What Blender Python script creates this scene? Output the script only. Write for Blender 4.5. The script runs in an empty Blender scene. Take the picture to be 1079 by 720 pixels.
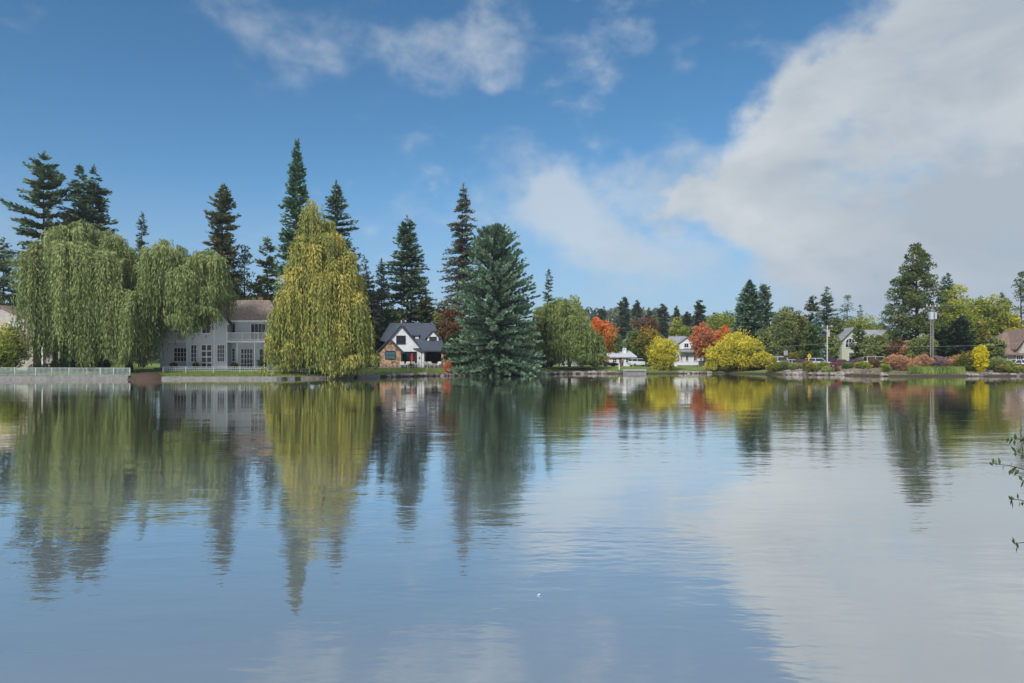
import bpy, math, random
import numpy as np
random.seed(7)
C = bpy.context.scene.collection
F = 719.3; HOR = 381.0; EYE = 2.3
def PX(px, d): return (px - 539.5) / F * d
def PZ(py, d): return (HOR - py) / F * d + EYE
R = math.radians

# ------------------------------------------------------------------ terrain
SH = [(-700, 84), (0, 87), (300, 88), (380, 97), (450, 106), (540, 113), (600, 126), (700, 127),
      (760, 131), (800, 124), (830, 117), (900, 111), (930, 104), (1079, 105), (1700, 100)]
SHX = [PX(a, b) for a, b in SH]; SHY = [b for a, b in SH]
def shore(x): return float(np.interp(x, SHX, SHY))
TT = [-2000, -20, -4, -0.05, 0.0, 1.2, 6, 12, 60, 120, 3000]
ZZ = [-2.5, -2.5, -1.4, -0.5, 0.30, 0.42, 0.85, 1.20, 1.20, 1.6, 4.0]
def hill(x, y):
    s = min(max((y - 300) / 330.0, 0), 1); s = s * s * (3 - 2 * s)
    return s * (34 * math.exp(-((x - 100) / 190.0) ** 2) + 5 + 5 * math.exp(-((x - 330) / 90) ** 2))
def ground(x, y):
    if y < 2.6: return 0.55 if y < 2 else 0.55 - (y - 2) * 3
    t = y - shore(x)
    return float(np.interp(t, TT, ZZ)) + (hill(x, y) if t > 60 else 0)

# ------------------------------------------------------------------ materials
MATS = {}
def nodes(name):
    m = bpy.data.materials.new(name); m.use_nodes = True
    nt = m.node_tree; b = nt.nodes['Principled BSDF']
    return m, nt, b
def mat(name, col, rough=0.7, var=0.12, scale=3.0, bump=0.0, metal=0.0, spec=0.3, stretch=(1, 1, 1), col2=None):
    if name in MATS: return MATS[name]
    m, nt, b = nodes(name); N = nt.nodes; L = nt.links
    tc = N.new('ShaderNodeTexCoord'); mp = N.new('ShaderNodeMapping'); mp.inputs['Scale'].default_value = stretch
    L.new(tc.outputs['Object'], mp.inputs[0])
    nz = N.new('ShaderNodeTexNoise'); nz.inputs['Scale'].default_value = scale; nz.inputs['Detail'].default_value = 5
    L.new(mp.outputs[0], nz.inputs['Vector'])
    mx = N.new('ShaderNodeMix'); mx.data_type = 'RGBA'
    c2 = col2 or tuple(min(1, c * (1 + 2 * var)) for c in col); c1 = col if col2 else tuple(c * (1 - 2 * var) for c in col)
    mx.inputs[6].default_value = (*c1, 1); mx.inputs[7].default_value = (*c2, 1)
    rp = N.new('ShaderNodeMapRange'); rp.inputs[1].default_value = 0.32; rp.inputs[2].default_value = 0.68
    L.new(nz.outputs[0], rp.inputs[0]); L.new(rp.outputs[0], mx.inputs[0]); L.new(mx.outputs[2], b.inputs['Base Color'])
    b.inputs['Roughness'].default_value = rough; b.inputs['Metallic'].default_value = metal
    b.inputs['Specular IOR Level'].default_value = spec
    if bump:
        bp = N.new('ShaderNodeBump'); bp.inputs['Strength'].default_value = bump; bp.inputs['Distance'].default_value = 0.05
        L.new(nz.outputs[0], bp.inputs['Height']); L.new(bp.outputs[0], b.inputs['Normal'])
    MATS[name] = m; return m
def foliage(name, cols, trans=0.25, patch=0.35):
    """leaf colour from a per-clump tint attribute, per-leaf randomness and slow patches"""
    if name in MATS: return MATS[name]
    m, nt, b = nodes(name); N = nt.nodes; L = nt.links
    at = N.new('ShaderNodeAttribute'); at.attribute_name = 'tint'
    ge = N.new('ShaderNodeNewGeometry')
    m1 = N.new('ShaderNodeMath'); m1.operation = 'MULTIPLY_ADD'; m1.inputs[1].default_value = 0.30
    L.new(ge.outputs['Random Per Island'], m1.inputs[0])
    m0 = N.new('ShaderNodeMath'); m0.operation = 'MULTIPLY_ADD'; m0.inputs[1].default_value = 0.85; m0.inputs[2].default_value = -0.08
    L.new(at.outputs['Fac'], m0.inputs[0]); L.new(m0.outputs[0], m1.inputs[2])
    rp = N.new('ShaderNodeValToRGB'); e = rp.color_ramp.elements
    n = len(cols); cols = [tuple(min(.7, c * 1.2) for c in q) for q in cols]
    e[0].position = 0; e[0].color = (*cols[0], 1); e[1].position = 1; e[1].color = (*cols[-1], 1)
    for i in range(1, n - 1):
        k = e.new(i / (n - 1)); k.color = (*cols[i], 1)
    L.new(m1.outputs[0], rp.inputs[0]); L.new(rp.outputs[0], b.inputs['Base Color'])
    b.inputs['Roughness'].default_value = 0.65; b.inputs['Specular IOR Level'].default_value = 0.25
    tr = N.new('ShaderNodeBsdfTranslucent'); L.new(rp.outputs[0], tr.inputs[0])
    ms = N.new('ShaderNodeMixShader'); ms.inputs[0].default_value = trans
    L.new(b.outputs[0], ms.inputs[1]); L.new(tr.outputs[0], ms.inputs[2]); L.new(ms.outputs[0], N['Material Output'].inputs[0])
    MATS[name] = m; return m
FM = {
 'fir':    foliage('fir needles', [(.030, .062, .038), (.085, .132, .075), (.18, .23, .12)], .12),
 'tallfir':foliage('tall fir needles', [(.026, .065, .042), (.070, .142, .084), (.14, .22, .125)], .12),
 'spruce': foliage('blue spruce needles', [(.028, .062, .038), (.080, .140, .090), (.19, .27, .185)], .10),
 'pale':   foliage('pale blue spruce needles', [(.09, .16, .17), (.18, .28, .29), (.30, .41, .41)], .10),
 'pine':   foliage('pine needles', [(.018, .036, .010), (.058, .082, .022), (.155, .165, .05)], .15),
 'larch':  foliage('thin grey green needles', [(.05, .062, .04), (.11, .125, .085), (.21, .215, .155)], .18),
 'rust':   foliage('rusty green needles', [(.034, .056, .028), (.085, .105, .048), (.20, .17, .075)], .18),
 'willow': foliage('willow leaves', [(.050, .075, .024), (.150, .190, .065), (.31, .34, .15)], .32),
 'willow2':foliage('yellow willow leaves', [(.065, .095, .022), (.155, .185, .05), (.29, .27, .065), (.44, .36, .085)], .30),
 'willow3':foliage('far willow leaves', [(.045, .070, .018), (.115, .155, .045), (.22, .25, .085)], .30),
 'green':  foliage('green leaves', [(.03, .058, .016), (.080, .125, .032), (.17, .21, .06)], .25),
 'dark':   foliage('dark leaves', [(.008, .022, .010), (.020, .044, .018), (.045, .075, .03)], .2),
 'lime':   foliage('lime leaves', [(.06, .095, .018), (.17, .205, .032), (.34, .33, .055)], .3),
 'yellow': foliage('yellow leaves', [(.09, .12, .016), (.36, .32, .03), (.62, .50, .055)], .3),
 'gold':   foliage('bright yellow leaves', [(.20, .20, .012), (.50, .42, .012), (.68, .55, .02)], .3),
 'orange': foliage('orange maple leaves', [(.07, .085, .02), (.46, .19, .03), (.58, .12, .035)], .3),
 'red':    foliage('red leaves', [(.14, .09, .04), (.40, .13, .06), (.56, .22, .10)], .3),
 'olive':  foliage('olive leaves turning orange', [(.03, .055, .012), (.10, .12, .02), (.36, .20, .03)], .25),
 'brown':  foliage('brown leaves', [(.05, .03, .018), (.12, .065, .03), (.22, .12, .05)], .25),
 'russet': foliage('russet twigs', [(.12, .065, .04), (.31, .165, .095), (.48, .29, .15)], .25),
 'mauve':  foliage('mauve twigs', [(.07, .05, .06), (.16, .115, .125), (.24, .17, .17)], .2),
 'sage':   foliage('sage leaves', [(.05, .08, .025), (.135, .165, .05), (.26, .28, .09)], .25),
 'reed':   foliage('reed blades', [(.05, .09, .02), (.13, .18, .045), (.22, .25, .08)], .3),
 'far':    foliage('far forest', [(.030, .055, .032), (.065, .095, .045), (.13, .145, .055)], .1),
}
BARK = mat('bark', (.034, .027, .022), .9, .3, 6, .5, stretch=(1, 1, .25))
BARK2 = mat('grey bark', (.11, .095, .08), .9, .3, 6, .5, stretch=(1, 1, .25))

# ------------------------------------------------------------------ object helpers
def tag(o, label=None, cat=None, group=None, kind=None):
    if label: o['label'] = label
    if cat: o['category'] = cat
    if group: o['group'] = group
    if kind: o['kind'] = kind
    elif cat and not o.parent: o['kind'] = 'thing'
    return o
def empty(name, loc, rz=0, label=None, cat=None, group=None):
    o = bpy.data.objects.new(name, None); C.objects.link(o); o.location = loc; o.rotation_euler = (0, 0, rz)
    o.empty_display_size = 0.3
    return tag(o, label, cat, group)
def link(name, me, m, parent=None, loc=None):
    o = bpy.data.objects.new(name, me); C.objects.link(o)
    if m and not me.materials: me.materials.append(m)
    if parent: o.parent = parent
    if loc is not None: o.location = loc
    return o
def copy_tree(o, parent=None):
    c = o.copy(); C.objects.link(c)
    if parent: c.parent = parent
    for ch in o.children: copy_tree(ch, c)
    return c
class MB:
    def __init__(s): s.v = []; s.f = []
    def add(s, vs, fs):
        n = len(s.v); s.v += [tuple(p) for p in vs]; s.f += [tuple(i + n for i in f) for f in fs]; return s
    def box(s, x0, x1, y0, y1, z0, z1):
        return s.add([(x0, y0, z0), (x1, y0, z0), (x1, y1, z0), (x0, y1, z0), (x0, y0, z1), (x1, y0, z1), (x1, y1, z1), (x0, y1, z1)],
                     [(0, 3, 2, 1), (4, 5, 6, 7), (0, 1, 5, 4), (1, 2, 6, 5), (2, 3, 7, 6), (3, 0, 4, 7)])
    def prism(s, poly, y0, y1):   # polygon in XZ (counter-clockwise seen from -Y) extruded along Y
        n = len(poly)
        vs = [(x, y0, z) for x, z in poly] + [(x, y1, z) for x, z in poly]
        fs = [tuple(range(n)), tuple(range(2 * n - 1, n - 1, -1))] + [(i, i + n, (i + 1) % n + n, (i + 1) % n) for i in range(n)]
        return s.add(vs, fs)
    def slab(s, pts, th=.15):     # roof plane with thickness, downward
        n = len(pts)
        vs = list(pts) + [(p[0], p[1], p[2] - th) for p in pts]
        fs = [tuple(range(n)), tuple(range(2 * n - 1, n - 1, -1))] + [(i, i + n, (i + 1) % n + n, (i + 1) % n) for i in range(n)]
        return s.add(vs, fs)
    def tube(s, pts, rads, n=6):
        pts = [np.array(p, float) for p in pts]
        if not hasattr(rads, '__len__'): rads = [rads] * len(pts)
        vs = []
        for i, p in enumerate(pts):
            t = pts[min(i + 1, len(pts) - 1)] - pts[max(i - 1, 0)]; t = t / (np.linalg.norm(t) + 1e-9)
            a = np.cross(t, (0, 0, 1.0)) if abs(t[2]) < .9 else np.cross(t, (1.0, 0, 0)); a /= np.linalg.norm(a); b = np.cross(t, a)
            for k in range(n):
                w = 2 * math.pi * k / n; vs.append(p + rads[i] * (math.cos(w) * a + math.sin(w) * b))
        fs = [tuple(range(n - 1, -1, -1)), tuple(range((len(pts) - 1) * n, len(pts) * n))]
        for i in range(len(pts) - 1):
            for k in range(n):
                k2 = (k + 1) % n; fs.append((i * n + k, i * n + k2, (i + 1) * n + k2, (i + 1) * n + k))
        return s.add(vs, fs)
    def build(s, name, m, parent=None, smooth=False, bevel=0, loc=None):
        me = bpy.data.meshes.new(name); me.from_pydata([tuple(map(float, p)) for p in s.v], [], s.f); me.validate(); me.update()
        if smooth: me.polygons.foreach_set('use_smooth', [True] * len(me.polygons))
        o = link(name, me, m, parent, loc)
        if bevel:
            b = o.modifiers.new('bevel', 'BEVEL'); b.width = bevel; b.segments = 2
        return o

# ------------------------------------------------------------------ foliage generators
def quads_mesh(name, V, tint):
    n = len(V); me = bpy.data.meshes.new(name)
    me.vertices.add(n * 4); me.vertices.foreach_set('co', V.reshape(-1).astype(np.float32))
    me.loops.add(n * 4); me.loops.foreach_set('vertex_index', np.arange(n * 4, dtype=np.int32))
    me.polygons.add(n); me.polygons.foreach_set('loop_start', np.arange(0, n * 4, 4, dtype=np.int32))
    try: me.polygons.foreach_set('loop_total', np.full(n, 4, dtype=np.int32))
    except Exception: pass
    a = me.attributes.new('tint', 'FLOAT', 'FACE'); a.data.foreach_set('value', np.clip(tint, 0, 1).astype(np.float32))
    me.update(calc_edges=True); return me
def norm(a): return a / (np.linalg.norm(a, axis=-1, keepdims=True) + 1e-9)
def leaves(P, A, Lh, W, rng, S=None):
    """rhombic sprays: base P, axis A, length, width"""
    A = norm(A)
    if S is None: S = rng.normal(size=P.shape)
    S = norm(np.cross(A, S))
    Lh = np.asarray(Lh).reshape(-1, 1); W = np.asarray(W).reshape(-1, 1)
    m = P + A * Lh * 0.45
    return np.stack([P, m + S * W * .5, P + A * Lh, m - S * W * .5], 1)
def gen_conifer(H, Rm, z0=.08, rng=None, dens=1.0, up=.5, droop=.25, irr=.25, twig=.7, width=.30, power=.8, round_=0.0, step=.34, hang=.25, gap=0.0, whorl=0, pf=None):
    Hc = H * (1 - z0)
    nb = int(Hc * 13 * dens * (1 if Rm > 2 else .8)); width = width * 1.15
    t = np.sort(rng.random(nb) ** 1.0)
    if whorl: t = np.round(t * whorl + rng.normal(0, .10, nb)) / whorl * .97 + rng.normal(0, .004, nb); t = np.clip(t, 0, .995)
    z = H * z0 + Hc * t
    prof = (1 - t) ** power
    if round_: prof = np.minimum(prof, 1) * (1 - round_) + round_ * np.sqrt(np.clip(1 - t ** 2.2, 0, 1)) * np.minimum(1, .75 + t)
    prof *= np.minimum(1, .72 + t * 2.2)
    if pf: prof = np.interp(t, [p[0] for p in pf], [p[1] for p in pf])
    a = rng.random(nb) * 2 * math.pi
    lump = 1 + irr * (np.sin(a * 2 + z * .7 + rng.random() * 9) * .5 + np.sin(a * 3 - z * 1.3 + rng.random() * 9) * .35)
    Lb = Rm * (1.0 if pf else 1.13) * prof * lump * (1 - irr * rng.random(nb)) + .12 * (1 - t) + .1
    if gap: keep = rng.random(nb) > gap * (1 - t); z, t, a, Lb = z[keep], t[keep], a[keep], Lb[keep]; nb = len(z)
    upa = up * (t * 1.3 - .25) + rng.normal(0, .06, nb)
    cnt = np.maximum(2, (Lb / step).astype(int) + 1)
    idx = np.repeat(np.arange(nb), cnt)
    s = (np.concatenate([np.arange(c) for c in cnt]) + rng.random(len(idx))) / cnt[idx]
    s = np.clip(s, .08, 1)
    dirh = np.stack([np.cos(a), np.sin(a), np.zeros(nb)], 1)
    L_ = Lb[idx]
    zz = z[idx] + L_ * (upa[idx] * s - droop * s * (1 - .0 * s) * s + droop * .35 * s ** 4)
    P = dirh[idx] * (s * L_)[:, None]; P[:, 2] += zz
    side = np.stack([-dirh[:, 1], dirh[:, 0], np.zeros(nb)], 1)[idx]
    Vs = []; Ts = []
    btint = rng.random(nb) * .5
    for sg in (-1, 1, 0, 2):
        ax = dirh[idx] * (.75 if sg else 1.0) + side * (0 if sg in (0, 2) else sg) * (.9 + .3 * rng.random(len(idx)))[:, None] + rng.normal(0, .18, P.shape)
        ax[:, 2] += upa[idx] * .6 - hang + .15 * s + (0.5 if sg == 2 else 0)
        ln = twig * (.65 + .6 * rng.random(len(idx))) * (1.15 - .45 * s) * np.minimum(1, .35 + L_ / 2.0)
        S = np.zeros(P.shape); S[:, 2] = 1; S = S + rng.normal(0, .55, P.shape)
        off = rng.normal(0, .07, P.shape)
        Vs.append(leaves(P + off, ax, ln, width * (.7 + .6 * rng.random(len(idx))) * np.minimum(1, .5 + L_ / 3), rng, S))
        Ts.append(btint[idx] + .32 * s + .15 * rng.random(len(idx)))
    # leader
    k = 14; P2 = np.zeros((k, 3)); P2[:, 2] = H * (1 - .035 * np.linspace(1, 0, k)); ax = rng.normal(0, .3, (k, 3)); ax[:, 2] = 1
    Vs.append(leaves(P2, ax, np.full(k, .028 * H), np.full(k, .16), rng)); Ts.append(np.full(k, .5))
    limbs = [(z[i], a[i], Lb[i], upa[i]) for i in range(0, nb, max(1, nb // 160))]
    return np.concatenate(Vs), np.concatenate(Ts), limbs
def puff(cent, rad, n, rng, leafL, leafW, upb=.2, flat=.7, tb=None):
    m = len(cent); idx = np.repeat(np.arange(m), n)
    D = norm(rng.normal(size=(len(idx), 3))); rr = rad[idx] * (.35 + .65 * rng.random(len(idx)) ** .5)
    P = cent[idx] + D * rr[:, None] * np.array([1, 1, flat])
    A = D + rng.normal(0, .6, D.shape); A[:, 2] += upb
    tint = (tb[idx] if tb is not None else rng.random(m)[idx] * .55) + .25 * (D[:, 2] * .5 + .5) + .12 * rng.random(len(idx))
    return leaves(P, A, leafL * (.6 + .7 * rng.random(len(idx))), leafW * (.6 + .7 * rng.random(len(idx))), rng), tint
def gen_pine(H, Rm, z0, rng, nb=70, pr=.9, n=42, leafL=.5, leafW=.16, shape=1.0):
    t = np.sort(rng.random(nb)); z = H * (z0 + (1 - z0) * t)
    prof = np.interp(t, [0, .15, .5, .8, 1], [.72, 1.0, .78 * shape, .45 * shape, .08])
    a = rng.random(nb) * 6.283; Lb = Rm * prof * (.55 + .5 * rng.random(nb))
    cs = []; rs = []; limbs = []
    for i in range(nb):
        k = max(1, int(Lb[i] / 1.1)); u = .05 + .25 * t[i]
        limbs.append((z[i], a[i], Lb[i] * .92, u))
        for j in range(k):
            s = 1 - j * .27 - .08 * rng.random()
            if s < .2: break
            w = (rng.random() - .5) * .9 * (1 - s) * 2
            cs.append((math.cos(a[i] + w) * Lb[i] * s, math.sin(a[i] + w) * Lb[i] * s, z[i] + Lb[i] * u * s + rng.normal(0, .2)))
            rs.append(pr * (.65 + .5 * rng.random()) * (1 if t[i] < .85 else .7))
    cs.append((0, 0, H - .5)); rs.append(.5 * pr)
    V, T = puff(np.array(cs), np.array(rs), n, rng, leafL, leafW, .45, .42)
    return V, T, limbs
def gen_decid(H, Rx, z0, rng, nc=120, n=60, pr=None, leafL=.42, leafW=.30, lob=.22, taper=.0, topb=.0, up=.1, Ry=None):
    """crown of leaf clumps spread through an uneven ellipsoid between z0*H and H"""
    Ry = Ry or Rx; hz = H * (1 - z0) / 2; cz = H * z0 + hz
    D = norm(rng.normal(size=(nc, 3)))
    ph = rng.random(6) * 9
    lump = 1 + lob * (np.sin(D[:, 0] * 4 + ph[0]) + np.sin(D[:, 1] * 4 + ph[1]) + np.sin(D[:, 2] * 5 + ph[2]) + np.sin(D[:, 0] * 9 + D[:, 2] * 7 + ph[3])) * .5
    rr = (.30 + .70 * rng.random(nc) ** .45) * lump
    pr = pr or Rx * .24
    cs = D * rr[:, None] * np.array([max(Rx - pr * .7, .1), max(Ry - pr * .7, .1), max(hz - pr * .6, .1)])
    if taper: cs[:, :2] *= (1 - taper * (cs[:, 2:3] / hz * .5 + .5))
    cs[:, 2] += cz
    cs[:, 2] = np.clip(cs[:, 2], H * z0 * .9 + .1, H)
    tb = rng.random(nc) * .5 + topb * ((cs[:, 2] - H * z0) / (H * (1 - z0)) - .35)
    V, T = puff(cs, pr * (.6 + .7 * rng.random(nc)), n, rng, leafL, leafW, up, .8, tb)
    return V, T, cs
def trunk_mesh(H, r, rng, limbs=None, boughs=None, fork=.3, lean=(0, 0), top=.93, nlimb=999, lr=.05):
    mb = MB(); k = 7
    pts = [(lean[0] * s * s * H + math.sin(s * 5 + r) * .03 * H * .15, lean[1] * s * s * H, s * H * top - (0.25 if s == 0 else 0)) for s in np.linspace(0, 1, k)]
    if boughs is None:
        mb.tube(pts, [r * (1.35 if i == 0 else (1 - .93 * i / (k - 1))) for i in range(k)], 7)
        if limbs:
            for (z, a, L, u) in limbs[:nlimb]:
                d = np.array([math.cos(a), math.sin(a), 0]); p0 = np.array([0, 0, z])
                mb.tube([p0, p0 + d * L * .5 + (0, 0, u * L * .45), p0 + d * L * .95 + (0, 0, u * L * .75)], [lr * max(.6, min(2, L / 2)), lr * .6, lr * .25], 3)
    else:
        fz = H * fork; nmain = 5
        mb.tube([(0, 0, -.25), (lean[0] * .3, lean[1] * .3, fz * .5), (lean[0], lean[1], fz)], [r * 1.3, r, r * .85], 8)
        mains = []
        for j in range(nmain):
            aa = 6.283 * j / nmain + rng.random() * .8
            q = [b for b in boughs if (math.atan2(b[1], b[0]) - aa) % 6.283 < 6.283 / nmain]
            if not q: continue
            m = np.mean(np.array(q), 0) * np.array([.6, .6, .82])
            p0 = np.array([lean[0], lean[1], fz * .97]); mid = (p0 + m) / 2 + np.array([math.cos(aa) * .4, math.sin(aa) * .4, .3])
            mb.tube([p0, mid, m], [r * .5, r * .3, r * .14], 6); mains.append(m); 
            for b in q[:nlimb]:
                st = p0 + (m - p0) * (.45 + .5 * rng.random()); e = np.array(b)
                md = (st + e) / 2 + np.array([0, 0, .25])
                mb.tube([st, md, e], [r * .16, r * .10, r * .03], 4)
    me = bpy.data.meshes.new('trunk'); me.from_pydata([tuple(map(float, p)) for p in mb.v], [], mb.f); me.update(); return me
TREEMESH = {}
def tree(name, kind, px, ytop, d, hw, fm, label, cat='tree', group=None, seed=None, dz=0, key=None, rz=None, **kw):
    """px, ytop: where the leader stands in the photograph; d: metres away; hw: half width in px"""
    x = PX(px, d); zg = ground(x, d) + dz; H = PZ(ytop, d) - zg; Rm = hw / F * d
    seed = seed if seed is not None else int(px * 7 + ytop)
    rng = np.random.default_rng(abs(seed))
    e = empty(name, (x, d, zg), 0, label, cat, group)
    if key and key in TREEMESH:
        tm, cm, H0, R0 = TREEMESH[key]; e.scale = (Rm / R0, Rm / R0, H / H0); e.rotation_euler = (0, 0, rz or seed)
    else:
        bark = kw.pop('bark', BARK); tr = kw.pop('tr', None); lean = kw.pop('lean', (0, 0)); fork = kw.pop('fork', .3); lr = kw.pop('lr', .05); shift = kw.pop('shift', 0)
        if kind == 'con':
            V, T, lb = gen_conifer(H, Rm, rng=rng, **kw); tm = trunk_mesh(H, tr or .012 * H + .05, rng, limbs=lb, lr=lr)
        elif kind == 'pine':
            V, T, lb = gen_pine(H, Rm, kw.pop('z0', .25), rng, **kw); tm = trunk_mesh(H, tr or .014 * H + .05, rng, limbs=lb, lr=.08)
        elif kind == 'dec':
            V, T, cs = gen_decid(H, Rm, kw.pop('z0', .15), rng, **kw)
            tm = trunk_mesh(H, tr or .015 * H + .05, rng, boughs=[tuple(c) for c in cs[::2]], fork=kw.get('z0', .15) + .08, lean=lean)
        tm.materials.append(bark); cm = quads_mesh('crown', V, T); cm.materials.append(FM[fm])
        if key: TREEMESH[key] = (tm, cm, H, Rm)
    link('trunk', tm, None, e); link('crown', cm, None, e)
    return e

# ------------------------------------------------------------------ THE TREES
# left of the lake
G = 'tall conifers behind the lakeside houses'
tree('pine_tree', 'con', 47, 163, 112, 44, 'fir', 'tall ragged dark pine at far left rising behind the large weeping willow', group=G, z0=.2, irr=.5, up=.75, droop=.25, twig=1.0, width=.34, dens=.8, gap=.12, whorl=17, pf=[(0, .7), (.25, .95), (.45, .85), (.5, .6), (.62, .85), (.75, .55), (.85, .42), (.93, .22), (1, .02)])
tree('fir_tree', 'con', 84, 176, 114, 30, 'fir', 'left one of two close dark firs directly above the large weeping willow', group=G, z0=.15, irr=.5, up=.35, droop=.25, twig=1.0, dens=.85, power=.6, gap=.1)
tree('fir_tree', 'con', 99, 177, 117, 34, 'fir', 'right one of two close dark firs directly above the large weeping willow', group=G, z0=.15, irr=.5, up=.3, droop=.25, twig=1.0, dens=.85, power=.6, gap=.1)
tree('fir_tree', 'con', 150, 226, 135, 11, 'fir', 'small dark fir tip peeking over the large weeping willow', group=G, z0=.2, irr=.5, dens=.6, twig=.8, power=.45)
tree('spruce_tree', 'con', 4, 252, 130, 26, 'fir', 'dark spruce at the left edge behind the beige house', group=G, z0=.1, irr=.5, dens=.6, twig=.9, power=.7)
tree('spruce_tree', 'con', 27, 285, 128, 26, 'dark', 'short dark spruce just behind the gable of the beige house', group=G, z0=.05, irr=.4, dens=.6, twig=.9, power=.6)
tree('spruce_tree', 'con', -22, 270, 122, 30, 'dark', 'dark spruce cut by the left edge of the photo', group=G, z0=.05, irr=.4, dens=.6, twig=.9, power=.6)
tree('pine_tree', 'con', 235, 196, 118, 31, 'rust', 'tall reddish green pine standing behind the grey shingled house roof', group=G, z0=.12, irr=.5, up=.55, droop=.15, twig=.95, width=.30, dens=1.0, power=.6, gap=.05, hang=.1)
tree('pine_tree', 'pine', 258, 262, 122, 24, 'pine', 'bushy olive pine right of the tall reddish pine behind the roof', group=G, z0=.1, nb=70, pr=.9, n=46)
tree('pine_tree', 'pine', 213, 268, 112, 17, 'rust', 'low rusty pine between the willow and the grey shingled roof', group=G, z0=.1, nb=50, pr=.9, n=46)
tree('spruce_tree', 'con', 282, 251, 130, 17, 'sage', 'slim pale green spruce left of the tallest fir', group=G, z0=.05, irr=.4, dens=.6, twig=.9, power=.4)
tree('fir_tree', 'con', 313, 149, 106, 31, 'tallfir', 'tallest narrow dark green fir, behind the golden willow', group=G, z0=.05, irr=.22, up=.75, droop=.15, twig=.8, dens=1.15, power=.82, hang=.12)
tree('fir_tree', 'con', 354, 193, 124, 40, 'fir', 'dark open fir whose top shows right of the golden willow', group=G, z0=.1, irr=.35, up=.5, droop=.2, twig=.95, dens=.7, power=.72, whorl=30)
tree('fir_tree', 'con', 384, 272, 140, 16, 'larch', 'faint grey green fir just right of the golden willow', group=G, z0=.1, irr=.4, dens=.6, twig=.9, power=.5)
tree('fir_tree', 'con', 402, 274, 132, 15, 'fir', 'small slim dark fir left of the broad dark fir behind the gabled cottage', group=G, z0=.05, irr=.35, dens=.8, twig=.85, power=.62)
tree('fir_tree', 'con', 429, 229, 138, 40, 'fir', 'broad dark fir directly behind the gabled cottage', group=G, z0=.05, irr=.3, up=.4, droop=.18, twig=.95, dens=.95, power=.72, whorl=34)
tree('fir_tree', 'con', 488, 196, 128, 34, 'larch', 'tall thin grey green fir left of the great blue spruce', group=G, z0=.05, irr=.3, up=.25, droop=.3, twig=.8, width=.26, dens=.95, power=.72, whorl=34, gap=.05)
tree('blue_spruce', 'con', 522, 240, 110, 51, 'spruce', 'great dense conical blue spruce at the water edge in the middle', 'tree', z0=.015, irr=.24, up=1.05, droop=.10, twig=.85, width=.30, dens=1.7, hang=-.15, step=.30, pf=[(0, .90), (.06, 1), (.25, .97), (.45, .86), (.65, .68), (.82, .44), (.93, .22), (1, .03)])
tree('maple_tree', 'dec', 478, 322, 122, 17, 'brown', 'browning leafy tree between the cottage and the great blue spruce', z0=.2, nc=110, n=55, topb=.1, leafL=.4)
tree('evergreen_shrub', 'dec', 483, 350, 116, 15, 'dark', 'dark green bush beside the cottage, left of the great blue spruce', 'shrub', z0=.02, nc=80, n=60)
tree('fir_tree', 'con', 578, 285, 172, 9, 'fir', 'small distant fir tip above the round topped far willow', z0=.1, irr=.4, dens=.55, twig=.9, power=.5)
# fuller trees behind the houses
GH = 'trees filling in behind the lakeside houses'
for i, (px_, yt, d_, hw_, fm_, kd_, lab) in enumerate([(250, 286, 128, 15, 'green', 'dec', 'green leafy tree behind the left end of the shingled roof'), (272, 292, 126, 15, 'sage', 'con', 'pale green spruce behind the middle of the shingled roof'), (293, 300, 118, 13, 'fir', 'con', 'short fir between the shingled roof and the golden willow'),
    (392, 302, 128, 15, 'larch', 'con', 'grey green fir just above the left of the cottage roof'), (410, 318, 132, 17, 'green', 'dec', 'green leafy tree right behind the left of the cottage roof'), (449, 312, 134, 18, 'pine', 'con', 'olive conifer behind the right of the cottage roof'), (467, 318, 128, 14, 'olive', 'dec', 'olive tree turning orange behind the cottage dormer'),
    (205, 300, 120, 18, 'dark', 'con', 'dark fir behind the willow and the pale house'), (-8, 300, 118, 16, 'green', 'dec', 'green tree behind the beige house at the very left'), (556, 342, 150, 18, 'green', 'dec', 'green tree between the great blue spruce and the small willow'), (505, 330, 140, 16, 'dark', 'con', 'dark fir behind the left of the great blue spruce')]):
    if kd_ == 'con': tree('fir_tree', 'con', px_, yt, d_, hw_, fm_, lab, 'tree', GH, z0=.03, irr=.35, dens=1.0, twig=.95, power=.6)
    else: tree('ash_tree', 'dec', px_, yt, d_, hw_, fm_, lab, 'tree', GH, z0=.05, nc=110, n=52, leafL=.42)
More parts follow.
